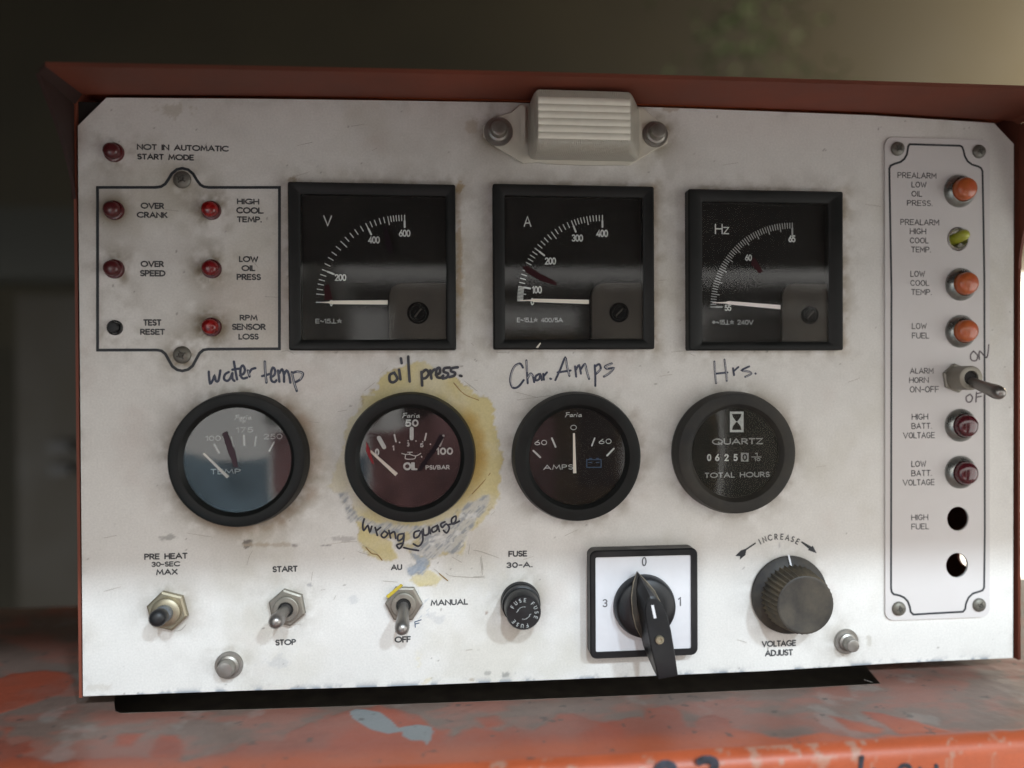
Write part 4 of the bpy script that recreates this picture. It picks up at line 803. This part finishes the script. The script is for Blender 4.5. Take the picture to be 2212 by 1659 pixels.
# handle: loft between foot outline and top outline
fin=[(1484,420),(1448,520),(1430,660),(1440,800),(1470,930),(1525,1035),(1600,1040),(1660,960),(1700,820),(1700,700),(1650,600),(1580,520)]
finh=(.0155,.0165,.0172,.0172,.0165,.0150,.015,.016,.017,.0175,.0172,.0165)
finb=[tuple(P('b3',x,y,.011)) for x,y in fin]; fint=[tuple(P('b3',x+(1570-x)*.04,y+(750-y)*.02,hh)) for (x,y),hh in zip(fin,finh)]; finc=[tuple(P('b3',x+(1600-x)*.32,y+(800-y)*.25,.0185)) for x,y in fin]
mb=MB(); mb.loft([finb,fint,finc]); mb.build('pointer_fin',M['knob'],t,smooth=20)
M['ridge']=mat('dusty_ridge_tan',(.16,.135,.10),.7,var=.4,scale=200)
for ix_ in ((0,1,2,3,4,5),(0,11,10,9,8)):
    pp_=[fint[i_] for i_ in ix_]; mb=MB(); mb.tube(pp_,[.00012]+[.00038]*(len(pp_)-2)+[.00015],n=8); mb.build('dusty_ridge',M['ridge'],t,smooth=60)
foot=[(1488,428),(1462,560),(1462,700),(1485,860),(1520,1000),(1545,1110),(1600,1165),(1660,1150),(1690,1000),(1680,860),(1650,700),(1600,590),(1540,500)]
mid =[(1530,500),(1490,600),(1492,720),(1520,860),(1550,990),(1585,1130),(1640,1330),(1740,1330),(1760,1050),(1740,900),(1700,740),(1640,640),(1580,560)]
topo=[(1605,648),(1566,700),(1556,770),(1568,880),(1590,1000),(1625,1180),(1682,1405),(1858,1372),(1832,1180),(1795,960),(1760,820),(1715,715),(1655,655)]
hs=(.0145,.020,.0300)
rings=[[tuple(P('b3',x,y,hh)) for x,y in q] for q,hh in zip((foot,mid,topo),hs)]
cen=np.mean([np.array(p) for p in rings[2]],0); rings.append([tuple(cen+(np.array(p)-cen)*.93-np.array([0,.0007,0])) for p in rings[2]])
mb=MB(); mb.loft(rings); hd=mb.build('handle',M['black'],t,smooth=25)
TH_=.0307
mb=MB(); q=[(1614,732),(1638,728),(1664,848),(1640,853)]; mb.loft([[tuple(P('b3',x,y,TH_)) for x,y in q],[tuple(P('b3',x,y,TH_+.0002)) for x,y in q]]); mb.build('white_mark',M['plate_white'],hd,smooth=None)
sc_=P('b3',1690,1045,TH_); mb=MB(); r=42*k*.92; mb.lathe(sc_,[(r,0),(r,.0006),(r*.85,.0011),(r*.5,.0012),(r*.4,.0006),(0,.0004)],28); mb.build('screw',brass,hd)
# ================================================================== voltage adjust knob
k=.553*D/FPX/2.212; b=P('b4',741,717,.002); b[1]=0; R_=350*k
t=thing('adjustment_knob','large dusty fluted black knob above VOLTAGE ADJUST','knob',b)
mb=MB(); mb.lathe(b,[(R_*.98,.0006),(R_,.0012),(R_*.99,.0026),(R_*.80,.0052),(R_*.77,.0056),(0,.0056)],72); mb.build('skirt',M['knob'],t,smooth=40)
def flute_ring(r,h,dep,n=38):
    out=[]
    for i in range(n*4):
        a=2*math.pi*i/(n*4); rr=r-dep*(.5-.5*math.cos(a*n))**.7; out.append((b[0]+rr*math.cos(a),-h,b[2]+rr*math.sin(a)))
    return out
capr=268*k*.945
mb=MB(); mb.loft([flute_ring(capr*1.14,.005,.0014),flute_ring(capr*1.03,.0195,.0014),flute_ring(capr*.985,.0208,.0004)],cap0=False,cap1=False); mb.build('fluted_side',M['knob_olive'],t,smooth=50)
mb=MB(); mb.lathe(b,[(capr*.985,.0207),(capr*.95,.0211),(capr*.89,.0208),(0,.0206)],72); mb.build('top_face',M['knob'],t,smooth=50)
a_=P('b4',727,368,.0028); b_=P('b4',748,462,.0054)
mb=MB(); w=.0005; mb.loft([[(p[0]-w,p[1]+o_,p[2]),(p[0]+w,p[1]+o_,p[2]),(p[0]+w,p[1]-.0005+o_,p[2]),(p[0]-w,p[1]-.0005+o_,p[2])] for p,o_ in ((a_,-.0002),(b_,-.0002))]); mb.build('index_line',M['plate_white'],t,smooth=None)
# ================================================================== panel lamp at the top
lt=thing('panel_lamp','white plastic panel lamp with ribbed lens bolted to the top edge','lamp',P('cL',1180,550))
def ringL(x0,y0,x1,y1,r,h,n=5):
    k=.553*D/FPX/2.4578; a=P('cL',x0,y1,h); b=P('cL',x1,y0,h); return rrect(a[0],a[2],b[0],b[2],r*k,-h,n)
q=[(560,268),(480,340),(330,390),(215,470),(215,580),(330,672),(590,832),(760,822),(800,838),(1160,850),(1620,852),(1860,705),(1985,640),(1995,520),(1880,410),(1800,340),(1760,300),(1500,262),(1000,250)]
mb=MB(); mb.loft([[tuple(P('cL',x,y,.0001)) for x,y in q],[tuple(P('cL',x,y,.0018)) for x,y in q],[tuple(P('cL',x+(1120-x)*.015,y+(560-y)*.015,.0024)) for x,y in q]]); mb.build('mounting_base',M['white_plastic'],lt,smooth=30)
def lens_mat():
    m=bpy.data.materials.new('ribbed_lens_plastic'); m.use_nodes=True; N=m.node_tree.nodes; L=m.node_tree.links; b=N['Principled BSDF']
    b.inputs['Base Color'].default_value=(.58,.555,.47,1); b.inputs['Roughness'].default_value=.3; b.inputs['Subsurface Weight'].default_value=.0; b.inputs['Coat Weight'].default_value=.4
    b.inputs['Transmission Weight'].default_value=.25
    tc=N.new('ShaderNodeTexCoord'); wv=N.new('ShaderNodeTexWave'); wv.bands_direction='X'; wv.inputs['Scale'].default_value=290; wv.inputs['Distortion'].default_value=.6; L.new(tc.outputs['Object'],wv.inputs['Vector'])
    bp=N.new('ShaderNodeBump'); bp.inputs['Strength'].default_value=.65; bp.inputs['Distance'].default_value=.0005; L.new(wv.outputs['Fac'],bp.inputs['Height']); L.new(bp.outputs[0],b.inputs['Normal'])
    return m
mb=MB(); mb.loft([ringL(650,330,1705,795,60,.0022),ringL(645,270,1715,775,70,.008),ringL(690,160,1665,720,70,.0185),ringL(712,148,1648,640,50,.0225),ringL(740,200,1630,596,10,.0235)],cap0=False); mb.build('lens_cover',lens_mat(),lt,smooth=50)
# ribbed bright front
k=.553*D/FPX/2.4578; rows=[]; A_=P('cL',744,590,.0237); B_=P('cL',1626,212,.0237); nr_=6
mb=MB()
for i in range(nr_):
    z0=A_[2]+(B_[2]-A_[2])*i/nr_; z1=A_[2]+(B_[2]-A_[2])*(i+1)/nr_; pts=[]
    for j in range(7):
        f=j/6; pts.append((-.0237-.0007*math.sin(math.pi*f)**.7, z0+(z1-z0)*f))
    mb.loft([[(x_,y_,z_) for y_,z_ in pts] for x_ in (A_[0],B_[0])],cap0=False,cap1=False,close=False)
mb.build('ribbed_front',mat('white_lens_front',(.88,.86,.75),.4,var=.05,dust=(.5,.45,.36),dust_amt=.25,scale=80),lt,smooth=70)
for q in ([(572,272),(600,275),(618,300),(620,620),(585,640),(575,600)],[(1700,315),(1725,312),(1742,330),(1738,700),(1700,715),(1690,640)]):
    mb=MB(); mb.loft([[tuple(P('cL',x,y,.0022)) for x,y in q],[tuple(P('cL',x,y,.0075)) for x,y in q]]); mb.build('clip',M['white_plastic'],lt,smooth=30)
bolt('cL',360,530,138,76,0,0,lt,.0075,.0022); bolt('cL',1865,555,126,74,0,0,lt,.0075,.0022)
# ================================================================== orange housing with visor
zt0=float(top_w[:,1].max()); zb0=float(bot_w[:,1].min())
house=thing('generator_housing','orange steel housing with a shallow visor around the white panel','housing',(0,.12,ZD))
HB=.20; XLo=XL-.0014; XRo=XR+.0030
tl_in=[(XLo,PX('o',168,272)[1])]
vis_back=[(x,z+.0018) for x,z in top_w]; vis_back[0]=(XLo,top_w[0][1]+.012); vis_back[1]=(XLo+.004,top_w[1][1]+.0015); vis_back[-1]=(XRo,top_w[-1][1]+.012); vis_back[-2]=(XRo-.004,top_w[-2][1]+.0015)
VF=.036
fl=P('o',84,158,VF); fl2=P('o',98,143,VF); fr2=P('o',2300,196,VF); fr=P('o',2318,214,VF)
vf=[(fl[0],fl[2]),(fl2[0],fl2[2])]
for i in range(2,len(vis_back)-2):
    f=(vis_back[i][0]-vis_back[1][0])/(vis_back[-2][0]-vis_back[1][0]); vf.append((fl2[0]+(fr2[0]-fl2[0])*f, fl2[2]+(fr2[2]-fl2[2])*f+.0012*math.sin(math.pi*f)))
vf += [(fr2[0],fr2[2]),(fr[0],fr[2])]
for sl_,mt_ in ((slice(0,2),'visor_shade'),(slice(-2,None),'orange_dull')):
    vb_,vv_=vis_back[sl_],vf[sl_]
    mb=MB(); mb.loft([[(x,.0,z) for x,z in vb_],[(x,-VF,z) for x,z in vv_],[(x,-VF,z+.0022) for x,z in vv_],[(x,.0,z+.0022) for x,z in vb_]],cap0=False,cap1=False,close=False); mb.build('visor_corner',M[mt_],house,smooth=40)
vis_all,vf_all=vis_back,vf; vis_back,vf=vis_back[1:-1],vf[1:-1]
mb=MB(); inner=[[(x,.0,z) for x,z in vis_back],[(x,-VF,z) for x,z in vf]]
outer=[[(x,-VF,z+.0022) for x,z in vf],[(x,.0,z+.0022) for x,z in vis_back]]
mb.loft(inner+outer,cap0=False,cap1=False,close=False); mb.build('visor',M['orange_dull'],house,smooth=40); vis_back,vf=vis_all,vf_all
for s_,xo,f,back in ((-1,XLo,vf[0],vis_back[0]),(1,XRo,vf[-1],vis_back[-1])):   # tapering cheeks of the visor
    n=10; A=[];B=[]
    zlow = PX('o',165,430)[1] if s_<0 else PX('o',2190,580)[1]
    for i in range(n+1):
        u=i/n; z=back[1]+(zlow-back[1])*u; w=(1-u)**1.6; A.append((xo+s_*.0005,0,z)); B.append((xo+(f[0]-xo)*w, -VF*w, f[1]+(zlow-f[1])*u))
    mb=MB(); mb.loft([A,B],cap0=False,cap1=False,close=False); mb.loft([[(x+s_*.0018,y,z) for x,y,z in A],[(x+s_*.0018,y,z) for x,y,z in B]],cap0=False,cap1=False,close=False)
    mb.loft([B,[(x+s_*.0018,y,z) for x,y,z in B]],cap0=False,cap1=False,close=False); mb.build('visor_cheek',M['visor_shade'] if s_<0 else M['orange_dull'],house,smooth=40)
# body walls
mb=MB(); mb.box((XLo-.0016,.001,zb0+.0005),(XLo,HB,zt0+.003)); mb.build('side_wall',M['orange_dull'],house,smooth=None)
# right wall has a round cable opening
hx=ray('r3',850,730); tt=(XRo)/hx[0]; hy,hz=-D+hx[1]*tt, hx[2]*tt
cyl=[(hy+.0052*math.cos(-q*2*math.pi/28), hz+.0050*math.sin(-q*2*math.pi/28)) for q in range(28)]
ring=[(0,zb0+.0005),(HB,zb0+.0005),(HB,zt0+.003),(0,zt0+.003)]
cu=plate_with_holes(ring,[cyl],0,house,'side_wall',M['orange_dull'],.0018)
base=world_loc(house)
for v in cu.data.vertices:
    wx,wy,wz=v.co.x+base.x,v.co.y+base.y,v.co.z+base.z     # (y, -thickness, z) -> (x, y, z)
    v.co=(XRo+.0009+wy-base.x, wx-base.y, wz-base.z)
mb=MB(); mb.box((XLo-.0018,.004,zt0+.0022),(XRo+.0018,HB,zt0+.0042)); mb.build('top_wall',M['orange'],house,smooth=None)
mb=MB(); mb.box((XLo-.0018,HB,zb0),(XRo+.0018,HB+.002,zt0+.0042)); mb.build('back_wall',M['dark'],house,smooth=None)
mb=MB(); mb.box((XLo,.03,zb0+.001),(XRo,HB,zb0+.0025)); mb.build('bottom_wall',M['dark'],house,smooth=None)
mb=MB(); mb.box((XLo+.0001,.0032,zb0+.0012),(XLo+.012,.010,zt0-.005)); mb.build('inner_flange',M['dark'],house,smooth=None)
mb=MB(); mb.box((XRo-.006,.0032,zb0+.0012),(XRo-.0001,.010,zt0-.02)); mb.build('inner_flange',M['dark'],house,smooth=None)
# ================================================================== deck with front rail
bendL=PD('o',-60,1694); bendM=PD('o',908,1653); bendR=PD('o',2300,1573)
def bend_y(x): return np.interp(x,[bendL[0]-.3,bendL[0],bendM[0],bendR[0],bendR[0]+.3],[bendL[1],bendL[1],bendM[1],bendR[1],bendR[1]-(bendM[1]-bendR[1])*.2])
nx_,ny_=1150,330
xs=np.linspace(-.75,.85,nx_); ts=np.linspace(0,1,ny_)
Tg,Xg=np.meshgrid(ts,xs,indexing='ij')
yb=bend_y(Xg); Yg=yb+(.19-yb)*Tg**1.35; 
def pd(c,pts): return [tuple(PD(c,x,y)[:2]) for x,y in pts]
bnd = pd('d1',[(-400,1500),(-60,900),(60,760),(30,900),(200,850),(140,940),(350,1000),(600,950),(900,940),(1000,965),(1250,960),(1500,930),(1620,860),(1900,850),(1960,780),(2060,735),(2120,760),(2150,700),(2205,655)]) + \
  pd('d2',[(100,440),(130,390),(230,360),(300,345),(450,330),(620,370),(700,400),(740,450),(800,465),(870,480),(900,530),(960,480),(1040,455),(1180,480),(1280,450),(1400,490),(1480,430),(1560,390),(1640,365),(1740,410),(1850,430),(1960,400),(2060,395)]) + \
  pd('d3',[(20,385),(40,325),(160,310),(220,340),(270,430),(320,430),(340,370),(420,350),(500,380),(540,430),(680,460),(800,490),(900,480),(1050,455),(1130,480),(1250,500),(1500,480),(1800,465),(2212,445),(2600,425),(2600,900)]) + [(.8,-.45),(-.8,-.45)]
wb=(fbm(Xg,Yg,90,501,4)-.5)*.006
sd=poly_sd(Xg,Yg,bnd)+wb
for q in (pd('d1',[(-300,520),(0,430),(90,390),(300,375),(440,390),(480,450),(400,530),(200,600),(0,660),(-300,800)]),pd('d1',[(750,880),(790,810),(960,790),(870,880)]),pd('d1',[(1000,950),(1060,800),(1200,800),(1210,960)]),pd('d2',[(1040,400),(1180,395),(1220,440),(1100,470)]),
  pd('d3',[(1100,370),(1200,385),(1400,440),(1350,460),(1200,440)]),pd('d3',[(1260,330),(1600,400),(1780,455),(1500,470)]),pd('d1',[(100,960),(150,870),(230,900),(130,950)])):  # the long diagonal patch is a reddish shadow painted as orange
    sd=np.maximum(sd,poly_sd(Xg,Yg,q)+wb*.7)
om=sst(-.0022,.0026,sd+(fbm(Xg*.4+Yg*.5,Yg-Xg*.25,130,561,4)-.5)*.004)
g1=fbm(Xg,Yg,25,511); g2=fbm(Xg,Yg,120,517); g3=fbm(Xg*.5+Yg*.6,Yg-Xg*.3,60,519)
dc=np.empty(Xg.shape+(3,)); dc[:]=(.145,.100,.082); dc*=(1-.35*(g1-.5)-.3*(g2-.5))[...,None]
def db(c,a):
    global dc
    a=np.clip(a,0,1)[...,None]; dc=dc*(1-a)+np.array(c)*a
db((.24,.09,.065), .7*sst(.42,.66,g3)); db((.12,.105,.09), .3*sst(.55,.75,fbm(Xg,Yg,16,523))); db((.25,.24,.22),.35*sst(.64,.76,fbm(Xg,Yg,40,527)))
db((.27,.050,.022), om*.86); db((.19,.085,.065), om*.6*sst(.42,.66,g1)); db((.16,.05,.035), om*.5*sst(.5,.7,g3)); db((.36,.085,.035), om*sst(.022,.004,Yg-yb)*.8)
drip=poly_sd(Xg,Yg,pd('d2',[(258,365),(300,345),(360,350),(450,370),(520,420),(560,470),(600,460),(680,448),(760,455),(782,485),(770,530),(740,572),(718,545),(640,545),(590,520),(580,490),(500,505),(400,480),(330,440),(280,410)]))+wb*.15
db((.17,.185,.19), sst(-.0003,.0006,drip))
db((.05,.045,.04), .7*sst(.76,.80,fbm(Xg,Yg,170,531,3)))
Zg=np.full(Xg.shape,ZD)+om*.0003+(g2-.5)*.0004
# bent front: extra rows
rows=[]; 
rB=.008
for a in np.linspace(10,90,9): rows.append((-rB*math.sin(math.radians(a)),-rB*(1-math.cos(math.radians(a)))))
rows += [(-rB,-.03),(-rB,-.08)]
rows=rows[::-1]
eY=np.stack([yb[0]+r[0] for r in rows]); eZ=np.stack([np.full(nx_,ZD+r[1]) for r in rows]); eX=np.stack([xs]*len(rows))
ex=np.random.RandomState(2); en=fbm(eX,eZ*3+eY,60,541)
ec=np.empty(eX.shape+(3,)); ec[:]=(.34,.072,.026); ec*= (1-.35*(en-.5))[...,None]
ch=sst(.62,.70,fbm(eX,eZ+eY,150,547))*sst(-.02,-.002,eZ-ZD); ec=ec*(1-ch[...,None]*.7)+np.array((.3,.2,.15))*ch[...,None]*.7
AX=np.concatenate([eX,Xg]); AY=np.concatenate([eY,Yg]); AZ=np.concatenate([eZ,Zg]); AC=np.concatenate([ec,dc])
nr2=AX.shape[0]; fi,fj=np.meshgrid(np.arange(nr2-1),np.arange(nx_-1),indexing='ij'); q0=fi*nx_+fj
dq=np.stack([q0,q0+1,q0+nx_+1,q0+nx_],-1).reshape(-1,4)
# dark slot under the panel
slot=pd('o',[(252,1440),(247,1520),(249,1536),(260,1541),(664,1529),(1000,1517),(1433,1500),(1700,1488),(1870,1479),(1902,1477),(1830,1390)])
fcx=AX.reshape(-1)[dq].mean(1); fcy=AY.reshape(-1)[dq].mean(1); keep=poly_sd(fcx,fcy,slot)<0
rem=np.zeros(AX.size,bool); rem[dq[~keep].ravel()]=True; kp=np.zeros(AX.size,bool); kp[dq[keep].ravel()]=True; bv=np.where(rem&kp)[0]
fx_,fy_=AX.reshape(-1),AY.reshape(-1)
for vi in bv:
    best=None
    for i in range(len(slot)):
        a1_,b1_=np.array(slot[i]),np.array(slot[(i+1)%len(slot)]); e_=b1_-a1_; u_=np.clip(np.dot((fx_[vi],fy_[vi])-a1_,e_)/np.dot(e_,e_),0,1); p_=a1_+e_*u_; d_=math.hypot(p_[0]-fx_[vi],p_[1]-fy_[vi])
        if best is None or d_<best[0]: best=(d_,p_)
    fx_[vi],fy_[vi]=best[1]
dq=dq[keep]
me=bpy.data.meshes.new('deck'); co=np.stack([AX,AY,AZ],-1).reshape(-1,3).astype(np.float32)
me.vertices.add(len(co)); me.vertices.foreach_set('co',co.ravel()); me.loops.add(dq.size); me.loops.foreach_set('vertex_index',dq.ravel().astype(np.int32))
me.polygons.add(len(dq)); me.polygons.foreach_set('loop_start',np.arange(0,dq.size,4,dtype=np.int32)); me.polygons.foreach_set('loop_total',np.full(len(dq),4,dtype=np.int32)); me.update(calc_edges=True); me.validate()
at=me.color_attributes.new('paint','FLOAT_COLOR','POINT'); at.data.foreach_set('color',np.concatenate([np.clip(AC,0,1).reshape(-1,3),np.ones((AC.shape[0]*AC.shape[1],1))],1).astype(np.float32).ravel())
me.polygons.foreach_set('use_smooth',[True]*len(me.polygons))
dm=pm.copy(); dm.name='worn_orange_deck_paint'; dm.node_tree.nodes['Principled BSDF'].inputs['Roughness'].default_value=.42; dm.node_tree.nodes['Principled BSDF'].inputs['Specular IOR Level'].default_value=.45
me.materials.append(dm); deck=bpy.data.objects.new('deck',me); COL.objects.link(deck); tag(deck,kind='structure')
mb=MB(); mb.box((-.5,-.06,ZD-.03),(.5,.2,ZD-.026)); o=mb.build('deck_slot_floor',M['slot_in'],None,smooth=None); o.parent=deck
mb=MB(); zz=[p for p in slot[3:9]]; mb.loft([[(x,y,ZD+.0002) for x,y in slot[1:10]],[(x,y,ZD-.02) for x,y in slot[1:10]]],cap0=False,cap1=False,close=False); o=mb.build('deck_slot_wall',M['slot_in'],None,smooth=None); o.parent=deck
# marker writing on the rail face
def rail(c,x,y):
    d=ray(c,x,y); 
    for _ in range(3):
        pass
    t_=1.0; xx=0
    for _ in range(8):
        yy=float(bend_y(xx))-rB; t_=(yy+D)/d[1]; xx=d[0]*t_
    return (xx,d[2]*t_)
rl=[[(110,700),(105,665),(140,640),(185,655),(190,700)],[(345,625),(365,615),(410,618),(432,640),(420,675),(390,700)],[(278+1000,603),(1272,640),(1268,700)],[(1330,690),(1345,672)],[(1480,690),(1510,650),(1550,655),(1560,700)],[(1600,700),(1612,665)],[(1705,650),(1712,700)]]
rp=[[rail('d3',x,y) for x,y in smooth_line(p,4)] for p in rl]
o=ink(rp,[.0042,.0042,.0026,.002,.0024,.002,.0024],'handwriting',M['pen_dark'],deck,basis=lambda x,h,z:(x,float(bend_y(x))-rB-h-.0001,z),h=.0001)
o['label']='black marker writing along the orange front rail'
# ================================================================== surroundings
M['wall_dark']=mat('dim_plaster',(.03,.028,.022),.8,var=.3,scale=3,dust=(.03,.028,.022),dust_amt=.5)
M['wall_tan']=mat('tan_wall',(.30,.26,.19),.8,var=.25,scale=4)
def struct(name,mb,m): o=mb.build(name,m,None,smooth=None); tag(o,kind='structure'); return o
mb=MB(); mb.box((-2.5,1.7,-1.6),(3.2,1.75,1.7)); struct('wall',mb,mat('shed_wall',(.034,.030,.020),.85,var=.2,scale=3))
mb=MB(); mb.box((-2.5,-.300,1.66),(3.2,1.7,1.7)); struct('ceiling',mb,M['wall_dark'])
mb=MB(); mb.box((3.2,-.30,-1.6),(3.3,1.7,1.7)); struct('wall_right',mb,M['wall_dark'])
mb=MB(); mb.box((-2.6,-.30,-1.6),(-2.5,1.7,1.7)); struct('wall_left',mb,M['wall_dark'])
mb=MB(); mb.box((-2.5,-2.0,-1.62),(3.2,1.7,-1.6)); struct('floor',mb,mat('concrete',(.16,.15,.13),.8,var=.25,scale=3))
# lip of the enclosure roof, above and before the panel
mb=MB(); mb.box((-2.5,-.302,.118),(3.2,-.300,1.66)); mb.box((-2.5,-.3035,.114),(3.2,-.2985,.118)); o=mb.build('enclosure_canopy',M['wall_dark'],None,smooth=None,off=(0,-.3,.12)); tag(o,'dark canopy lip mirrored in the upper half of the meter glass','canopy')
# door leaf at the left
def back(c,x,y,yy): d=ray(c,x,y); t_=(yy+D)/d[1]; return np.array([d[0]*t_,yy,d[2]*t_])
a=back('o',40,1250,1.2); b_=back('o',152,640,1.2)
t=thing('cabinet','dim brown cabinet door seen left of the panel','cabinet',(a[0],1.2,a[2]))
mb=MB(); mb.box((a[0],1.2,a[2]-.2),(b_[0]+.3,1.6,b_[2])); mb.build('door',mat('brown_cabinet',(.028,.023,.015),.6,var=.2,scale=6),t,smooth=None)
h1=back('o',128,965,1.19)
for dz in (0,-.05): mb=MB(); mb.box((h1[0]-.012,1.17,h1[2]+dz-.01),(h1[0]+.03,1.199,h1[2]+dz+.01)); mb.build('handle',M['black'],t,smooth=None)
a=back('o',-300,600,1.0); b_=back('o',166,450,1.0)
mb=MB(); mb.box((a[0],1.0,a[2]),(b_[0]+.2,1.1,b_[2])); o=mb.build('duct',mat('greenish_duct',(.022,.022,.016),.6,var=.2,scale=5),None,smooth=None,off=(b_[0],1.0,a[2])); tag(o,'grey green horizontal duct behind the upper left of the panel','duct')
# bright daylight opening at the right
a=back('o',2198,1370,1.3); b_=back('o',2500,600,1.3)
t=thing('window','bright daylight window beyond the right edge of the panel','window',(a[0]+.3,1.3,a[2]))
wm=mat('daylight_pane',(.8,.78,.7),.5,emit=(1.0,.93,.80),emit_s=3.2)
mb=MB(); mb.box((a[0]-.15,1.3,a[2]),(a[0]+1.3,1.302,b_[2])); mb.build('pane',wm,t,smooth=None)
fm=mat('window_frame_paint',(.3,.28,.24),.6)
mb=MB(); mb.box((a[0]-.19,1.28,a[2]-.04),(a[0]+1.34,1.33,a[2]-.001)); mb.box((a[0]-.19,1.28,b_[2]+.001),(a[0]+1.34,1.33,b_[2]+.04)); mb.build('frame',fm,t,smooth=None)
# added light with no seen source, brightens the far right wall
area("wall_fill_light",(.55,-1,-.1),.95,.35,75,(1,.85,.62),target=(2.3,1.7,.95))
g0=back('o',1600,70,1.4)
t=thing('plant','faint blurred greenery high behind the upper right','plant',g0); rn=random.Random(5); mb=MB()
for i in range(260):
    c_=np.array(g0)+np.array([rn.gauss(.03,.11),rn.gauss(0,.05),rn.gauss(0,.20)]); d1=np.array([rn.gauss(0,1),rn.gauss(0,1),rn.gauss(0,1)]); d1/=np.linalg.norm(d1); d2=np.cross(d1,[.3,.5,.8]); d2/=np.linalg.norm(d2)
    mb.add([c_-d1*.016,c_+d2*.006,c_+d1*.016,c_-d2*.006],[(0,1,2,3)])
mb.build('foliage',mat('leaf_green',(.07,.12,.04),.5),t,smooth=None)

# shapes added behind the photographer for the instrument glass to mirror
def refl(name,label,cat,boxes,m):
    mb=MB()
    for b0,b1 in boxes: mb.box(b0,b1)
    o=mb.build(name,m,None,smooth=None,off=((boxes[0][0][0]+boxes[0][1][0])/2,boxes[0][0][1],boxes[0][0][2])); tag(o,label,cat)
refl('left_light_blocker','unseen added leaf that blocks light from the left of the panel','door',[((-.53,-.58,-1.6),(-.50,.25,1.6))],mat('blocker_dark',(.05,.045,.04),.6))  # added out of view to shade the left side
def cloth(name,colr,scale):
    m=bpy.data.materials.new(name); m.use_nodes=True; N=m.node_tree.nodes; L=m.node_tree.links; N.clear()
    out=N.new('ShaderNodeOutputMaterial'); a=N.new('ShaderNodeBsdfDiffuse'); b=N.new('ShaderNodeBsdfTranslucent'); mx=N.new('ShaderNodeMixShader'); mx.inputs[0].default_value=.72
    tc=N.new('ShaderNodeTexCoord'); nz=N.new('ShaderNodeTexNoise'); nz.inputs['Scale'].default_value=scale; nz.inputs['Detail'].default_value=4; L.new(tc.outputs['Object'],nz.inputs['Vector'])
    cr=N.new('ShaderNodeMix'); cr.data_type='RGBA'; mr=N.new('ShaderNodeMapRange'); mr.inputs[1].default_value=.35; mr.inputs[2].default_value=.65; L.new(nz.outputs['Fac'],mr.inputs[0]); L.new(mr.outputs[0],cr.inputs[0])
    cr.inputs[6].default_value=(*[q*.45 for q in colr],1); cr.inputs[7].default_value=(*colr,1)
    for x in (a,b): L.new(cr.outputs[2],x.inputs[0])
    L.new(a.outputs[0],mx.inputs[1]); L.new(b.outputs[0],mx.inputs[2]); L.new(mx.outputs[0],out.inputs[0]); return m
def sheet_(name,label,cat,x0,x1,z0,z1,y,m,seed):
    n=28; rn_=random.Random(seed); rows=[]
    for j in range(n+1):
        v=j/n; row=[]
        for i in range(n+1):
            u=i/n; row.append((x0+(x1-x0)*u, y+.03*math.sin(u*14+v*3+seed)+.015*math.sin(v*9+seed), z0+(z1-z0)*v+(.05*math.sin(u*5+seed) if j==n else 0)))
        rows.append(row)
    mb=MB(); mb.loft(rows,cap0=False,cap1=False,close=False); o=mb.build(name,m,None,smooth=60,off=((x0+x1)/2,y,z0)); tag(o,label,cat)
sheet_('blue_stand_in','added blue surface mirrored in the water temperature gauge glass','blue_stand_in',-1.15,-.36,-1.1,-.16,-1.3,cloth('blue_stand_in_cloth',(.40,.56,.68),4),1)  # translucent sheet added to turn the gauge reflection blue
sheet_('maroon_stand_in','added maroon surface mirrored in the oil pressure gauge glass','maroon_stand_in',-.33,.16,-1.2,.0,-1.25,cloth('maroon_cloth',(.62,.31,.31),5),4)  # translucent sheet added to turn the gauge reflection maroon
refl('dark_stand_in','added dark shape mirrored over the black screw of the voltmeter','mirrored_shape',[((-.17,-1.45,.02),(.03,-1.40,.25))],mat('dark_post_paint',(.02,.02,.02),.6))  # added so the voltmeter glass mirrors dark over its screw
refl('dark_stand_in','added dark shape mirrored over the black screw of the ammeter','mirrored_shape',[((.33,-1.45,-.4),(.56,-1.40,.25))],mat('dark_stand_in_paint_b',(.02,.02,.02),.6))  # added so the ammeter glass mirrors dark over its screw
mb=MB(); mb.loft([[(-.31+ax_*math.cos(q*math.pi/10),y_,.13+az_*math.sin(q*math.pi/10)) for q in range(20)] for y_,ax_,az_ in ((-1.18,.045,.11),(-1.20,.07,.15),(-1.24,.07,.15))]); o=mb.build('white_sack',mat('white_sack_cloth',(.8,.78,.72),.7,var=.2,scale=8),None,off=(-.31,-1.2,0)); tag(o,'pale rounded shape mirrored at the lower left of the voltmeter glass','sack')
refl('dark_rail','dark horizontal rail mirrored across the meter glass','rail',[((-2,-2.05,.255),(3,-2.0,.335))],mat('rail_dark',(.06,.055,.05),.7,var=.5,scale=4))
refl('timber_stack','tan timber mirrored along the bottom of the ammeter glass','timber',[((.12,-2.0,-.9),(.75,-1.8,.16))],mat('tan_timber',(.34,.23,.10),.7,var=.5,scale=5))
refl('grey_cabinet','grey upright cabinet mirrored in the frequency meter glass','cabinet',[((.95,-2.2,-1.6),(1.6,-1.9,.23))],mat('grey_steel',(.20,.19,.17),.5,var=.3,scale=4))
